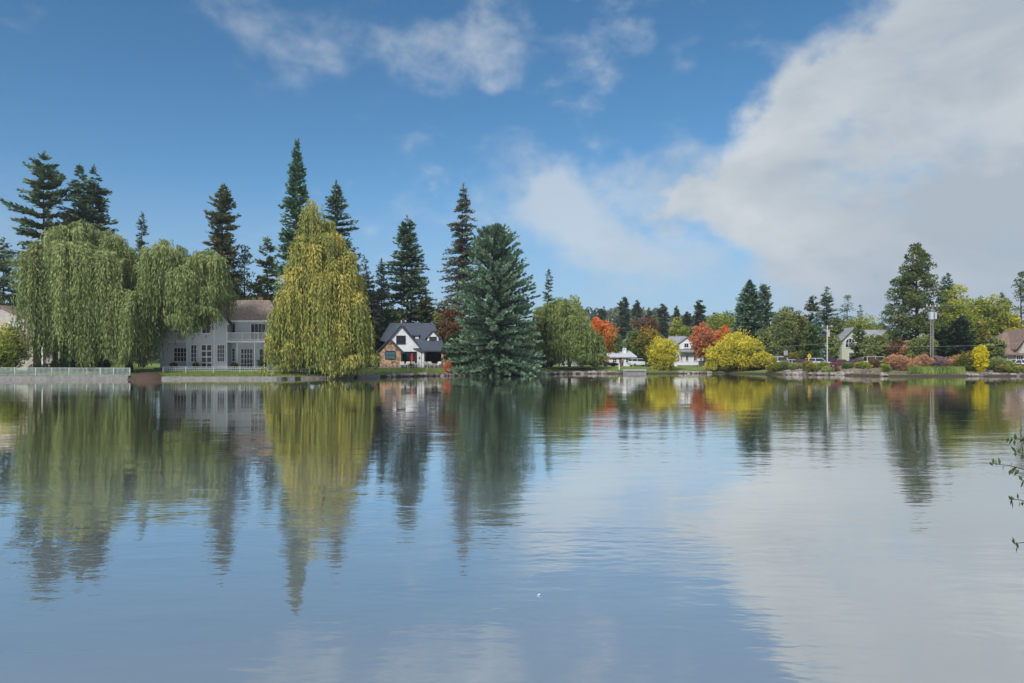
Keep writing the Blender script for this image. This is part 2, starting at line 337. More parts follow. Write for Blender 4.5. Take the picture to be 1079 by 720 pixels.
# willows
def gen_willow_form(topc, botc, d, zg, x0, rng, nm, nbm, ns, mrad, Ry, lw=.15, seg=.42, arch=.9, lo=.5, top_light=.35, jag=1.2, mar=.85):
    """crown built of many hanging mounds under an uneven top line and above an uneven hem (both in metres)"""
    tx = [PX(p, d) - x0 for p, _ in topc]; tz = [PZ(y, d) - zg for _, y in topc]; bx_ = [PX(p, d) - x0 for p, _ in botc]; bz_ = [PZ(y, d) - zg for _, y in botc]
    xa, xb = tx[0], tx[-1]; Ps = []; As = []; Ls = []; Ts = []; Ws = []; bough = []; Hm = max(tz)
    for m in range(nm):
        r = mrad * (.55 + .75 * rng.random()); cx = rng.uniform(xa + r * mar + .5, xb - r * mar - .4); v = rng.uniform(-1, 1); e = math.sqrt(max(.05, 1 - abs((cx - (xa + xb) / 2) / ((xb - xa) / 2)) ** 3)); cy = v * Ry * e
        zt = np.interp(cx, tx, tz); zb = np.interp(cx, bx_, bz_); lev = 1 - .22 * v * v - (0 if rng.random() < .42 else rng.random() * lo); z0 = zb + (zt - zb) * max(.30, lev) - .1 - jag * rng.random() ** 2
        mt = rng.random() * .5; hem = rng.random(); 
        for b in range(nbm):
            q = math.sqrt(rng.random()); qa = rng.random() * 6.283; x = cx + math.cos(qa) * q * r; y = cy + math.sin(qa) * q * r
            z1 = min(z0 - q * q * r * .8, np.interp(x, tx, tz) - .1) - .25 * rng.random(); zl = np.interp(x, bx_, bz_) + hem ** 2 * 1.6 + .7 * rng.random() ** 2
            full = z1 - zl; ml = full * (1.0 if rng.random() < .45 else .35 + .5 * rng.random())
            if ml < .7: ml = .7
            ml = min(ml, Hm * .62); bough.append((x, y, z1 - .4)); sg = .18 + .2 * rng.random()
            for j in range(ns):
                aa = qa + rng.normal(0, .9); out = (.1 + .6 * rng.random()) * arch; ln = ml * (.5 + .55 * rng.random()); k = max(3, int(ln / seg)); sp_ = (np.arange(k) + rng.random(k) * .8) / k
                ho = out * (1 - np.exp(-sp_ * 4)); jx, jy = rng.normal(0, sg, 2); sw_ = rng.normal(0, .10)
                Ps.append(np.stack([x + jx + np.cos(aa) * ho + rng.normal(0, .04, k) + sw_ * sp_ * ln * .4, y + jy + np.sin(aa) * ho + rng.normal(0, .04, k), z1 + .35 * arch * np.sin(np.minimum(sp_ * 5, 3.14)) - sp_ * ln - out * .3], 1))
                As.append(np.stack([np.cos(aa) * np.exp(-sp_ * 5) * 1.3 + sw_ + rng.normal(0, .19, k), np.sin(aa) * np.exp(-sp_ * 5) * 1.3 + rng.normal(0, .19, k), -np.ones(k)], 1))
                Ls.append(np.full(k, seg * 1.45) * (.6 + .6 * rng.random(k))); Ws.append(np.full(k, lw) * (.5 + .9 * rng.random(k))); Ts.append(mt + rng.normal(0, .06) + top_light * (1 - sp_) ** 1.5 + .08 * rng.random(k))  # strand tops lighter, lower ends darker: highlights put into the leaf colour
    return leaves(np.concatenate(Ps), np.concatenate(As), np.concatenate(Ls), np.concatenate(Ws), rng), np.concatenate(Ts), bough
def willow(px, d, fm, label, topc, botc, nm, nbm, ns, mrad, Ry, tr, fork, lean, seed, group, **kw):
    x = PX(px, d); zg = ground(x, d); rng = np.random.default_rng(seed); H = max(PZ(y, d) - zg for _, y in topc)
    e = empty('weeping_willow', (x, d, zg), 0, label, 'tree', group)
    V, T, bg = gen_willow_form(topc, botc, d, zg, x, rng, nm, nbm, ns, mrad, Ry, **kw)
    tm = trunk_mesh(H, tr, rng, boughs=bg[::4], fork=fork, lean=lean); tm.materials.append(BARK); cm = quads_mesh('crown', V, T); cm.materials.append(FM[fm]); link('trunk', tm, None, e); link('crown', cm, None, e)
GW = 'weeping willows on the far bank'
willow(137, 93, 'willow', 'huge green weeping willow sweeping from the beige house across the pale two storey house',
    [(21, 335), (26, 292), (34, 262), (50, 243), (62, 231), (85, 228), (100, 225), (118, 236), (132, 250), (146, 256), (160, 264), (172, 246), (180, 246), (192, 258), (207, 260), (222, 254), (236, 262), (243, 280), (247, 310)],
    [(25, 350), (33, 366), (45, 379), (60, 383), (90, 387), (130, 389), (158, 387), (168, 366), (177, 342), (196, 338), (210, 358), (221, 344), (233, 326), (247, 306)],
    84, 10, 16, 1.75, 5.0, .42, .22, (-1.0, 0), 31, GW, lo=.62)
willow(341, 93, 'willow2', 'golden yellow willow with a ragged crown right of the pale two storey house',
    [(285, 378), (289, 345), (298, 322), (303, 300), (305, 270), (313, 252), (322, 234), (330, 206), (339, 222), (352, 230), (363, 246), (372, 264), (375, 290), (384, 318), (389, 340), (394, 372)],
    [(285, 384), (300, 388), (330, 393), (360, 394), (382, 392), (394, 384)], 95, 8, 13, 1.1, 4.0, .34, .12, (.3, 0), 41, GW, lo=.85, arch=1.25, jag=2.2, mar=.45)
willow(573, 131, 'willow3', 'smaller green willow with a dark trunk right of the great blue spruce',
    [(561, 352), (565, 325), (573, 314), (590, 310), (604, 311), (612, 324), (616, 341), (624, 345), (632, 353), (638, 368), (641, 380)],
    [(561, 372), (580, 379), (600, 385), (630, 385), (641, 384)], 46, 10, 15, 1.8, 5, .45, .3, (.8, 0), 23, GW, lo=.55, lw=.19, seg=.5)
tree('poplar_tree', 'dec', 600, 309, 146, 24, 'lime', 'yellow green leafy tree just behind the smaller green willow', z0=.1, nc=130, n=50, leafL=.5)
# middle distance, broadleaf autumn trees
tree('maple_tree', 'dec', 629, 335, 143, 21, 'orange', 'fiery orange red maple between the small willow and the low white house', z0=.08, nc=130, n=62, topb=.6, leafL=.42)
tree('maple_tree', 'dec', 684, 344, 141, 17, 'olive', 'round olive maple turning orange at the top, left of the yellow bush', z0=.08, nc=130, n=60, topb=.55, leafL=.40)
tree('maple_tree', 'dec', 742, 342, 146, 16, 'red', 'coral red maple in front of the white lakeside house', z0=.18, nc=120, n=60, topb=.2, leafL=.40)
tree('maple_tree', 'dec', 762, 344, 150, 13, 'orange', 'orange red tree right of the coral red maple', z0=.15, nc=90, n=55, topb=.5, leafL=.4)
tree('oak_tree', 'dec', 681, 331, 176, 15, 'brown', 'dull brown red tree behind the round olive maple', z0=.2, nc=90, n=50, leafL=.5)
tree('ash_tree', 'dec', 716, 336, 172, 15, 'lime', 'yellow green leafy tree above the white lakeside house', z0=.15, nc=110, n=55, topb=.4, leafL=.45, taper=.3)
tree('ash_tree', 'dec', 764, 324, 182, 26, 'lime', 'wide yellow green crown behind the orange tree and left of the dark spruces', z0=.1, nc=150, n=50, leafL=.55)
tree('ash_tree', 'dec', 668, 344, 165, 14, 'green', 'green leafy tree behind the low white house', z0=.1, nc=90, n=50, leafL=.5)
tree('ash_tree', 'dec', 646, 350, 162, 12, 'green', 'low green tree right of the orange maple', z0=.1, nc=80, n=50, leafL=.5)
tree('yellow_bush', 'dec', 699, 353, 131, 22, 'yellow', 'tall yellow bush at the water edge beside the grey dock', 'bush', group='yellow bushes at the water edge', z0=.01, nc=150, n=66, topb=.25, taper=.35, leafL=.36, leafW=.2, dz=-.3)
tree('yellow_bush', 'dec', 777, 349, 131, 25, 'yellow', 'largest yellow bush at the water edge, in front of the dark spruces', 'bush', group='yellow bushes at the water edge', z0=.01, nc=190, n=66, topb=.2, leafL=.36, leafW=.2, dz=-.3)
tree('yellow_bush', 'dec', 757, 361, 131.5, 15, 'yellow', 'lower yellow bush touching the left side of the largest yellow bush', 'bush', group='yellow bushes at the water edge', z0=.05, nc=90, n=60, topb=.2, leafL=.36, leafW=.2, dz=-.3, seed=5)
tree('yellow_bush', 'dec', 805, 368, 127, 11, 'yellow', 'small yellow bush right of the largest yellow bush', 'bush', group='yellow bushes at the water edge', z0=.01, nc=70, n=55, leafL=.34, leafW=.2, dz=-.3)
GS = 'conifers standing behind the road'
tree('spruce_tree', 'con', 790, 296, 152, 28, 'spruce', 'left and broader of the two dark spruces behind the largest yellow bush', group=GS, z0=.05, irr=.3, dens=1.5, twig=.95, power=.8, up=.6, width=.34)
tree('spruce_tree', 'con', 805, 301, 154, 12, 'fir', 'right and slimmer of the two dark spruces behind the largest yellow bush', group=GS, z0=.05, irr=.35, dens=.85, twig=.85, power=.35, up=.6)
tree('birch_tree', 'dec', 826, 322, 150, 14, 'sage', 'tall pale green birch right of the dark spruces', z0=.05, nc=120, n=52, leafL=.42, up=.4)
tree('birch_tree', 'dec', 840, 325, 155, 13, 'olive', 'tall olive birch left of the thin conifer pair', z0=.05, nc=120, n=52, leafL=.42, up=.4)
tree('birch_tree', 'dec', 806, 344, 142, 12, 'sage', 'low pale green tree behind the small yellow bush', z0=.05, nc=80, n=52, leafL=.42)
tree('pine_tree', 'con', 857, 312, 165, 13, 'larch', 'grey green conifer left of the taller dark conifer behind the utility pole', group=GS, z0=.1, irr=.4, dens=.7, twig=.9, power=.4)
tree('pine_tree', 'con', 871, 303, 160, 13, 'fir', 'tall dark conifer behind the thin utility pole', group=GS, z0=.1, irr=.5, dens=.6, twig=.9, power=.5)
tree('pine_tree', 'pine', 893, 312, 185, 11, 'pine', 'flat topped distant pine above the cream gabled house', group=GS, z0=.35, nb=30, pr=1.0, n=34)
tree('fir_tree', 'con', 906, 322, 190, 6, 'fir', 'tiny distant fir tip right of the flat topped pine', group=GS, z0=.1, irr=.4, dens=.6, twig=.9, power=.5)
tree('blue_spruce', 'con', 861, 330, 140, 13, 'pale', 'powdery blue spruce behind the yellow crossing sign', group=GS, z0=.02, irr=.2, dens=1.0, twig=.7, power=.7, up=.5)
tree('arborvitae', 'con', 856, 344, 133, 12, 'green', 'dense green cone shaped evergreen in front of the powdery blue spruce', 'tree', z0=.02, irr=.15, dens=1.6, twig=.6, round_=.6, up=1.2, droop=0)
tree('birch_tree', 'dec', 880, 336, 150, 11, 'green', 'slim green tree just right of the thin utility pole', z0=.05, nc=80, n=52, leafL=.42)
tree('elm_tree', 'dec', 911, 330, 175, 23, 'lime', 'wide yellow green crown directly above the cream gabled house', z0=.15, nc=150, n=52, leafL=.5)
tree('ash_tree', 'dec', 876, 352, 140, 9, 'sage', 'low pale green tree left of the cream gabled house', z0=.02, nc=70, n=52, leafL=.4)
tree('juniper_tree', 'con', 905, 344, 131, 8, 'green', 'narrow green evergreen in front of the cream gabled house', 'tree', z0=.02, irr=.2, dens=1.5, twig=.6, round_=.7, up=1.2, droop=0)
tree('crabapple_tree', 'dec', 923, 352, 128, 15, 'sage', 'round pale green tree before the grey roof of the cream gabled house', z0=.08, nc=110, n=56, leafL=.38)
tree('crabapple_tree', 'dec', 945, 357, 125, 9, 'brown', 'small brownish tree right of the round pale green tree', z0=.1, nc=70, n=50, leafL=.36)
tree('crabapple_tree', 'dec', 971, 353, 121, 15, 'sage', 'pale green small tree left of the transformer pole foot', z0=.1, nc=110, n=56, leafL=.38)
tree('crabapple_tree', 'dec', 957, 359, 123, 7, 'russet', 'small peach coloured tree between two pale green trees', z0=.1, nc=50, n=50, leafL=.36)
tree('ponderosa_pine', 'pine', 966, 261, 128, 33, 'pine', 'large airy ponderosa pine left of the transformer pole', 'tree', z0=.16, nb=120, pr=1.05, n=60, shape=1.0, leafL=.5, leafW=.24, tr=.5)
tree('pine_tree', 'pine', 937, 322, 150, 12, 'pine', 'low dark pine left of the large airy ponderosa', z0=.1, nb=40, pr=1.1, n=40)
tree('fir_tree', 'con', 998, 289, 148, 16, 'tallfir', 'dark fir top rising right of the large ponderosa pine', z0=.05, irr=.2, dens=1, twig=.9, power=.6)
tree('cottonwood_tree', 'dec', 1006, 306, 133, 23, 'lime', 'yellow green cottonwood just right of the ponderosa pine', z0=.1, nc=150, n=56, leafL=.46, topb=.5, up=.5)
tree('cottonwood_tree', 'dec', 1030, 312, 137, 17, 'lime', 'middle yellow green cottonwood of the row behind the bright yellow shrub', z0=.1, nc=120, n=56, leafL=.46, topb=.4, up=.6)
tree('cottonwood_tree', 'dec', 1052, 309, 136, 18, 'lime', 'yellow green cottonwood left of the pine at the right edge', z0=.1, nc=130, n=56, leafL=.46, topb=.4, up=.6)
tree('cottonwood_tree', 'dec', 1066, 328, 134, 12, 'yellow', 'low yellowing cottonwood above the brown roof', z0=.1, nc=90, n=56, leafL=.42)
tree('pine_tree', 'pine', 1076, 287, 142, 15, 'pine', 'slim open pine at the right edge of the photo', z0=.2, nb=60, pr=.8, n=42, shape=.7)
tree('fir_tree', 'con', 1055, 309, 152, 9, 'fir', 'dark fir tip behind the row of cottonwoods', z0=.1, irr=.3, dens=.8, twig=.9, power=.5)
tree('spruce_tree', 'con', 1012, 333, 124, 20, 'dark', 'dark blue green spruce low behind the transformer pole', z0=.02, irr=.25, dens=1.1, twig=.85, power=.6)
tree('spruce_tree', 'con', 994, 345, 126, 16, 'dark', 'short dark spruce at the foot of the transformer pole', z0=.02, irr=.25, dens=1.0, twig=.85, power=.55)
tree('crabapple_tree', 'dec', 1036, 340, 124, 8, 'olive', 'small orange tinted tree above the bright yellow shrub', z0=.1, nc=60, n=56, leafL=.36, topb=.4)
tree('crabapple_tree', 'dec', 1048, 352, 120, 10, 'sage', 'small sage green tree left of the brown roof', z0=.1, nc=70, n=56, leafL=.36)
# extra trees just outside the frame, so the bank goes on from a step to the side
for i, (px, yt, d, hw, fm, kd) in enumerate([(-60, 240, 118, 32, 'fir', 'con'), (-110, 260, 112, 40, 'willow', 'dec'), (1120, 300, 138, 24, 'lime', 'dec'), (1165, 290, 145, 22, 'fir', 'con'), (1215, 310, 128, 24, 'green', 'dec')]):
    tree('fir_tree' if kd == 'con' else 'ash_tree', kd, px, yt, d, hw, fm, ['dark fir beyond the left edge of the view', 'broad green tree far beyond the left edge', 'leafy lime tree beyond the right edge', 'dark fir beyond the right edge of the view', 'green leafy tree far beyond the right edge'][i])
# conifers one can tell apart on the wooded rise
GF = 'distant conifers on the wooded rise'
far_lab = ['distant dark conifer, tallest above the low white house', 'distant slim conifer right of the tallest one above the low white house', 'distant broad dark conifer above the yellow bush by the dock',
           'distant thin pointed conifer above the white lakeside house', 'distant dark round topped conifer above the coral red maple', 'distant conifer on the rise right above the orange maple',
           'small distant conifer just left of the dark round topped one', 'distant conifer above the round olive maple', 'distant conifer tip behind the wide yellow green crown']
for i, (px, yt, d, hw, k) in enumerate([(657, 314, 270, 11, 'a'), (671, 317, 300, 8, 'b'), (698, 321, 280, 11, 'a'), (713, 323, 290, 6, 'b'), (738, 317, 250, 12, 'a'), (634, 326, 300, 10, 'b'), (724, 329, 260, 9, 'b'), (684, 328, 320, 8, 'b'), (753, 330, 240, 8, 'a')]):
    tree('distant_conifer', 'con', px, yt, d, hw, 'far', far_lab[i], 'tree', GF, key='far' + k, z0=.1, irr=.4, dens=.55, twig=1.4, width=.6, power=.5, seed=50 + i)

# shrubs along the bank, right
GB = 'russet shrubs along the right bank'
sh = [(946, 374, 111, 13, 'russet', 'leftmost rounded russet shrub, standing at the water beside the boulders'), (961, 378, 110, 10, 'russet', 'second russet shrub from the left above the reeds'),
      (973, 374, 113, 10, 'russet', 'orange topped russet shrub above the middle of the reeds'), (986, 375, 113, 10, 'mauve', 'dusty mauve shrub between the russet shrubs, below the transformer pole'),
      (999, 379, 113, 9, 'russet', 'low russet shrub right of the dusty mauve shrub'), (1011, 373, 114, 12, 'russet', 'broad russet shrub left of the olive green bush'),
      (1022, 370, 110, 12, 'olive', 'olive green bush left of the bright yellow shrub'), (1048, 376, 108.5, 11, 'sage', 'sage green bush right of the bright yellow shrub'),
      (1060, 381, 108, 10, 'sage', 'low sage bush below the parked car at the right edge'), (1073, 384, 108, 10, 'brown', 'low brown bush at the right edge of the bank'),
      (935, 377, 112, 5, 'lime', 'small lime green shrub left of the first russet shrub'), (921, 379, 118, 7, 'brown', 'low brown shrub beside the parked vehicles'),
      (909, 382, 115, 8, 'lime', 'yellowish shrub among the boulders below the cream house'), (893, 383, 116, 5, 'green', 'small green shrub above the boulders left of the yellowish one'),
      (880, 388, 114, 4, 'brown', 'tiny brown shrub between boulders'), (862, 387, 118, 6, 'lime', 'low yellow green shrub among the boulders under the crossing sign'),
      (845, 385, 121, 6, 'sage', 'low sage shrub left of the crossing sign'), (826, 380, 121, 9, 'sage', 'sage shrub beneath the small grey sign'), (816, 384, 121, 8, 'olive', 'olive shrub at the water right of the small yellow bush'),
      (838, 371, 135, 9, 'olive', 'orange tinted shrub behind the parked cars'), (818, 375, 133, 10, 'sage', 'grey green shrub behind the road at the small sign')]
for i, (px, yt, d, hw, fm, lab) in enumerate(sh):
    tree('shrub', 'dec', px, yt, d, hw, fm, lab, 'shrub', GB if fm == 'russet' else 'mixed shrubs on the right bank', z0=.0, nc=int(30 + hw * 5), n=52, leafL=.30, leafW=.13, pr=max(.3, hw / F * d * .3), topb=.2, up=.5, dz=-.1, tr=.06)
rgs = random.Random(12)
for i in range(34):
    v = i % 3; px_ = rgs.uniform(806, 936) if i < 26 else rgs.uniform(1040, 1082); s_ = shore(PX(px_, 115)); d_ = s_ + rgs.uniform(.7, 5.5); yt = HOR - (ground(PX(px_, d_), d_) + rgs.uniform(.8, 1.9) - EYE) / d_ * F
    tree('shrub', 'dec', px_, yt, d_, rgs.uniform(3.5, 7), ['lime', 'sage', 'olive'][v], ['low yellow green weedy shrub among the boulders of the stony right bank', 'low pale green weedy shrub among the boulders of the stony right bank', 'low olive and orange weedy shrub among the boulders of the stony right bank'][v], 'shrub',
         ['yellow green weeds on the stony bank', 'pale green weeds on the stony bank', 'olive orange weeds on the stony bank'][v], z0=.0, nc=34, n=44, leafL=.26, leafW=.10, up=.7, tr=.04, key='weed%d' % v, seed=i * 3 + v, dz=-.1, topb=.3)
tree('yellow_shrub', 'dec', 1033, 364, 108, 7.5, 'gold', 'bright yellow egg shaped shrub near the water at the right', 'shrub', z0=.02, nc=90, n=60, leafL=.28, leafW=.2, lob=.08)
tree('yellow_bush', 'dec', 4, 344, 90.5, 24, 'lime', 'yellow green bush before the beige house at the left edge', 'bush', z0=.02, nc=120, n=60, topb=.6, leafL=.32, leafW=.2)
tree('shrub', 'dec', 472, 380, 108, 5, 'red', 'little red shrub at the water in front of the cottage lawn', 'shrub', z0=.02, nc=36, n=50, leafL=.24, leafW=.12, pr=.4)
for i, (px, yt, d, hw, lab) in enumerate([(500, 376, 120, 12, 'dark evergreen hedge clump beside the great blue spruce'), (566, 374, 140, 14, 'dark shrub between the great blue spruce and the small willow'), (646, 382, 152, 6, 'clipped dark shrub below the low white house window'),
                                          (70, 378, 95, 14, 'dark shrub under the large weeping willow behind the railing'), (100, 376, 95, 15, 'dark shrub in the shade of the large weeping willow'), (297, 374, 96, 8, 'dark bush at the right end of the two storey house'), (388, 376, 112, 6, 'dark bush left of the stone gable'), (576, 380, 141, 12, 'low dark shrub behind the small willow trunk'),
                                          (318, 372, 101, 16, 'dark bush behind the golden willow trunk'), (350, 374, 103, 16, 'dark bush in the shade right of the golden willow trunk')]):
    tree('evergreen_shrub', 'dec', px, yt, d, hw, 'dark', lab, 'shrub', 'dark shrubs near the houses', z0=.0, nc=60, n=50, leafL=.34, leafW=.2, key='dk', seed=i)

# potted plants / flowers by the pale house, low hedge
def stuff_quads(name, P, A, L, W, T, m, rng, label, cat):
    o = link(name, quads_mesh(name, leaves(P, A, L, W, rng), T), m); return tag(o, label, cat, kind='stuff')
rng = np.random.default_rng(3)
n = 5200; px = rng.uniform(957, 1016, n); d = rng.uniform(104.6, 107.2, n); x = (px - 539.5) / F * d
P = np.stack([x, d, np.array([ground(a, b) for a, b in zip(x, d)]) - .1], 1); A = rng.normal(0, .13, (n, 3)); A[:, 2] = 1
stuff_quads('reed_bed', P, A, rng.uniform(.6, 1.35, n), np.full(n, .10), rng.random(n) * .6 + .3 * np.sin(x * 1.3) + .1, FM['reed'], rng, 'green reeds growing along the water below the russet shrubs', 'reeds')
n = 16000; x = rng.uniform(-75, 80, n); t = np.abs(rng.normal(0, 2.2, n)); d = np.array([shore(a) for a in x]) + .35 + t
P = np.stack([x, d, np.array([ground(a, b) for a, b in zip(x, d)]) - .02], 1); A = rng.normal(0, .4, (n, 3)); A[:, 2] = 1
stuff_quads('grass', P, A, rng.uniform(.08, .26, n), np.full(n, .07), rng.random(n), FM['reed'], rng, 'longer grass tufts along the top of the bank', 'grass')

# far wood as one mass
Vs = []; Ts = []
rng = np.random.default_rng(11)
for i in range(950):
    y = rng.uniform(255, 640); px = rng.uniform(-120, 1200) if i > 600 else rng.uniform(585, 930); x = PX(px, y)
    if px < 580 or px > 940: y = rng.uniform(230, 420); x = PX(px, y)
    h = rng.uniform(9, 17); zg = ground(x, y)
    if PZ(322 if 590 < px < 700 else 331 if 590 < px < 950 else 345, y) < zg + h: h = max(4, PZ(323 if 590 < px < 700 else 332 if 590 < px < 950 else 345, y) - zg - rng.random() * 3)
    k = 150; s = rng.random(k) ** .8; a = rng.random(k) * 6.283; con = rng.random() < .75
    r = h * .20 * ((1 - s) ** .8 + .05) if con else h * .32 * np.sqrt(np.clip(1 - (2 * s - .9) ** 2, .02, 1))
    P = np.stack([x + np.cos(a) * r * .5, y + np.sin(a) * r * .5, zg + s * h * .95], 1)
    A = np.stack([np.cos(a), np.sin(a), .2 - .5 * rng.random(k)], 1)
    Vs.append(leaves(P, A, r * .7 + .4, np.full(k, 1.5), rng)); Ts.append((.0 if con else .45) + rng.random() * .35 + .15 * rng.random(k))
o = link('far_wood', quads_mesh('far_wood', np.concatenate(Vs), np.concatenate(Ts)), FM['far'])
tag(o, 'far wooded rise seen as one mass beyond the houses', 'forest', kind='stuff')

# ------------------------------------------------------------------ GROUND and WATER
xs = sorted(set([-3000, -1500, -800, -400, -200] + list(np.arange(-130, 150, 1.5)) + [200, 260, 320, 400, 800, 1500, 3000]))
ts = [-20, -4, -.05, 0, 1.2, 3, 6, 9, 12, 20, 60, 120, 170, 230, 300, 380, 460, 540, 620, 700, 1200, 3000]
gv = []; gf = []
near = [(-300, .55), (2.0, .55), (2.6, -.9), (8, -2.5), (40, -2.5)]
for x in xs:
    for y, z in near: gv.append((x, y, z))
    s = shore(x)
    for t in ts:
        y = s + t; wob = (.12 * math.sin(x * .9) + .1 * math.sin(x * 2.3 + 1)) if -.1 < t < 1.3 else 0
        gv.append((x, y + wob, ground(x, y + 1e-6 if t == 0 else y)))
nr = len(near) + len(ts)
for i in range(len(xs) - 1):
    for j in range(nr - 1):
        a = i * nr + j; gf.append((a, a + nr, a + nr + 1, a + 1))
m, nt, b = nodes('ground'); N = nt.nodes; L = nt.links
tc = N.new('ShaderNodeTexCoord'); sp = N.new('ShaderNodeSeparateXYZ'); L.new(tc.outputs['Object'], sp.inputs[0])
def noise(sc, det=4, vec=None):
    z = N.new('ShaderNodeTexNoise'); z.inputs['Scale'].default_value = sc; z.inputs['Detail'].default_value = det; L.new(vec or tc.outputs['Object'], z.inputs['Vector']); return z.outputs[0]
def mixc(f, a, b_):
    x = N.new('ShaderNodeMix'); x.data_type = 'RGBA'
    if hasattr(f, 'links'): L.new(f, x.inputs[0])
    else: x.inputs[0].default_value = f
    for k, v in ((6, a), (7, b_)):
        if hasattr(v, 'links'): L.new(v, x.inputs[k])
        else: x.inputs[k].default_value = (*v, 1)
    return x.outputs[2]
def mrange(v, a, b_, c=0, d=1):
    x = N.new('ShaderNodeMapRange'); L.new(v, x.inputs[0])
    for i, q in enumerate((a, b_, c, d)): x.inputs[i + 1].default_value = q
    return x.outputs[0]
def mth(op, a, b_=None, c=None):
    x = N.new('ShaderNodeMath'); x.operation = op
    for i, v in enumerate((a, b_, c)):
        if v is None: continue
        if hasattr(v, 'links'): L.new(v, x.inputs[i])
        else: x.inputs[i].default_value = v
    return x.outputs[0]
lawn = mixc(mrange(noise(.35), .35, .65), (.11, .165, .03), (.19, .23, .055))
lawn = mixc(mrange(noise(6), .3, .7), lawn, (.09, .13, .028))
grav = mixc(mrange(noise(1.5, 6), .35, .65), (.10, .085, .06), (.19, .17, .13))
right = mrange(mth('ADD', sp.outputs[0], mth('MULTIPLY', noise(.3), 14)), 51, 55)
gcol = mixc(right, lawn, grav)
gcol = mixc(mrange(sp.outputs[1], 190, 240), gcol, (.035, .045, .02))
gcol = mixc(mrange(sp.outputs[2], .36, .22), gcol, (.045, .038, .032))
L.new(gcol, b.inputs['Base Color']); b.inputs['Roughness'].default_value = .95; b.inputs['Specular IOR Level'].default_value = .1
me = bpy.data.meshes.new('ground'); me.from_pydata(gv, [], gf); me.update()
tag(link('ground', me, m), 'grassy lake bank and wooded land', None, kind='structure')

m, nt, b = nodes('lake water'); N = nt.nodes; L = nt.links
tc = N.new('ShaderNodeTexCoord')
def nz(scale, sx, sy, det=3, rot=0, dist=0.0):
    mp = N.new('ShaderNodeMapping'); mp.inputs['Scale'].default_value = (sx, sy, 1); mp.inputs['Rotation'].default_value = (0, 0, R(rot))
    L.new(tc.outputs['Object'], mp.inputs[0])
    z = N.new('ShaderNodeTexNoise'); z.inputs['Scale'].default_value = scale; z.inputs['Detail'].default_value = det; z.inputs['Distortion'].default_value = dist
    L.new(mp.outputs[0], z.inputs['Vector']); return z.outputs[0]
# heights in metres: long swell, ripples, fine ripples; patches of calm and ruffled water
W_SWELL, W_RIP, W_FINE = .022, .0056, .0022
calm = N.new('ShaderNodeSeparateXYZ'); L.new(tc.outputs['Object'], calm.inputs[0])
patch = mrange(nz(.045, .6, 1.6, 3, 12, .8), .36, .66, .30, 2.1)
sw = mth('MULTIPLY', mth('SUBTRACT', nz(.33, .55, 1.25, 2, 14, .3), .5), W_SWELL)
rp = mth('MULTIPLY', mth('SUBTRACT', nz(1.5, .5, 1.3, 2, -6, .4), .5), W_RIP)
fi = mth('MULTIPLY', mth('SUBTRACT', nz(7.0, .45, 1.2, 2, 5, .3), .5), W_FINE)
hsum = mth('MULTIPLY', mth('ADD', sw, mth('MULTIPLY', mth('ADD', rp, fi), patch)), mrange(calm.outputs[1], 8, 60, 1.0, .35))   # sheltered far side is calmer
bp = N.new('ShaderNodeBump'); bp.inputs['Strength'].default_value = 1; bp.inputs['Distance'].default_value = 1; L.new(hsum, bp.inputs['Height'])
gl = N.new('ShaderNodeBsdfGlossy'); gl.inputs['Roughness'].default_value = .008; gl.inputs['Color'].default_value = (1, .975, .92, 1); L.new(bp.outputs[0], gl.inputs['Normal'])
g2 = N.new('ShaderNodeBsdfGlossy'); g2.inputs['Roughness'].default_value = .36; g2.inputs['Color'].default_value = (.93, .95, .96, 1); L.new(bp.outputs[0], g2.inputs['Normal'])
gm = N.new('ShaderNodeMixShader'); 
sepw = N.new('ShaderNodeSeparateXYZ'); L.new(tc.outputs['Object'], sepw.inputs[0])
breeze = mth('MULTIPLY', mrange(sepw.outputs[1], 18, 5.5, 0, .26), mrange(nz(.22, .5, 1.3, 4, 18, 1.0), .36, .62, .30, 1.15))   # open water ruffled by a light breeze, sheltered far side calm
L.new(mth('ADD', breeze, .004), gm.inputs[0]); L.new(gl.outputs[0], gm.inputs[1]); L.new(g2.outputs[0], gm.inputs[2])
df = N.new('ShaderNodeBsdfDiffuse'); df.inputs['Color'].default_value = (.17, .185, .185, 1)
fr = N.new('ShaderNodeFresnel'); fr.inputs['IOR'].default_value = 1.34
fac = N.new('ShaderNodeValToRGB').outputs[0]; fcr = fac.node.color_ramp.elements
fcr[0].position = .10; fcr[0].color = (.56, .56, .56, 1); fcr[1].position = .62; fcr[1].color = (.99, .99, .99, 1)
for p_, v_ in ((.22, .74), (.36, .95)): q_ = fcr.new(p_); q_.color = (v_, v_, v_, 1)
L.new(fr.outputs[0], fac.node.inputs[0])
mx = N.new('ShaderNodeMixShader'); L.new(fac, mx.inputs[0]); L.new(df.outputs[0], mx.inputs[1]); L.new(gm.outputs[0], mx.inputs[2])
L.new(mx.outputs[0], N['Material Output'].inputs[0])
wv = []; wf = []
for i, x in enumerate(xs):
    wv += [(x, 2.0, 0), (x, 60, 0), (x, shore(x) + .6, 0)]
for i in range(len(xs) - 1):
    for j in range(2):
        a = i * 3 + j; wf.append((a, a + 3, a + 4, a + 1))
me = bpy.data.meshes.new('lake_water'); me.from_pydata(wv, [], wf); me.update()
tag(link('lake_water', me, m), 'calm lake with soft ripples', None, kind='structure')

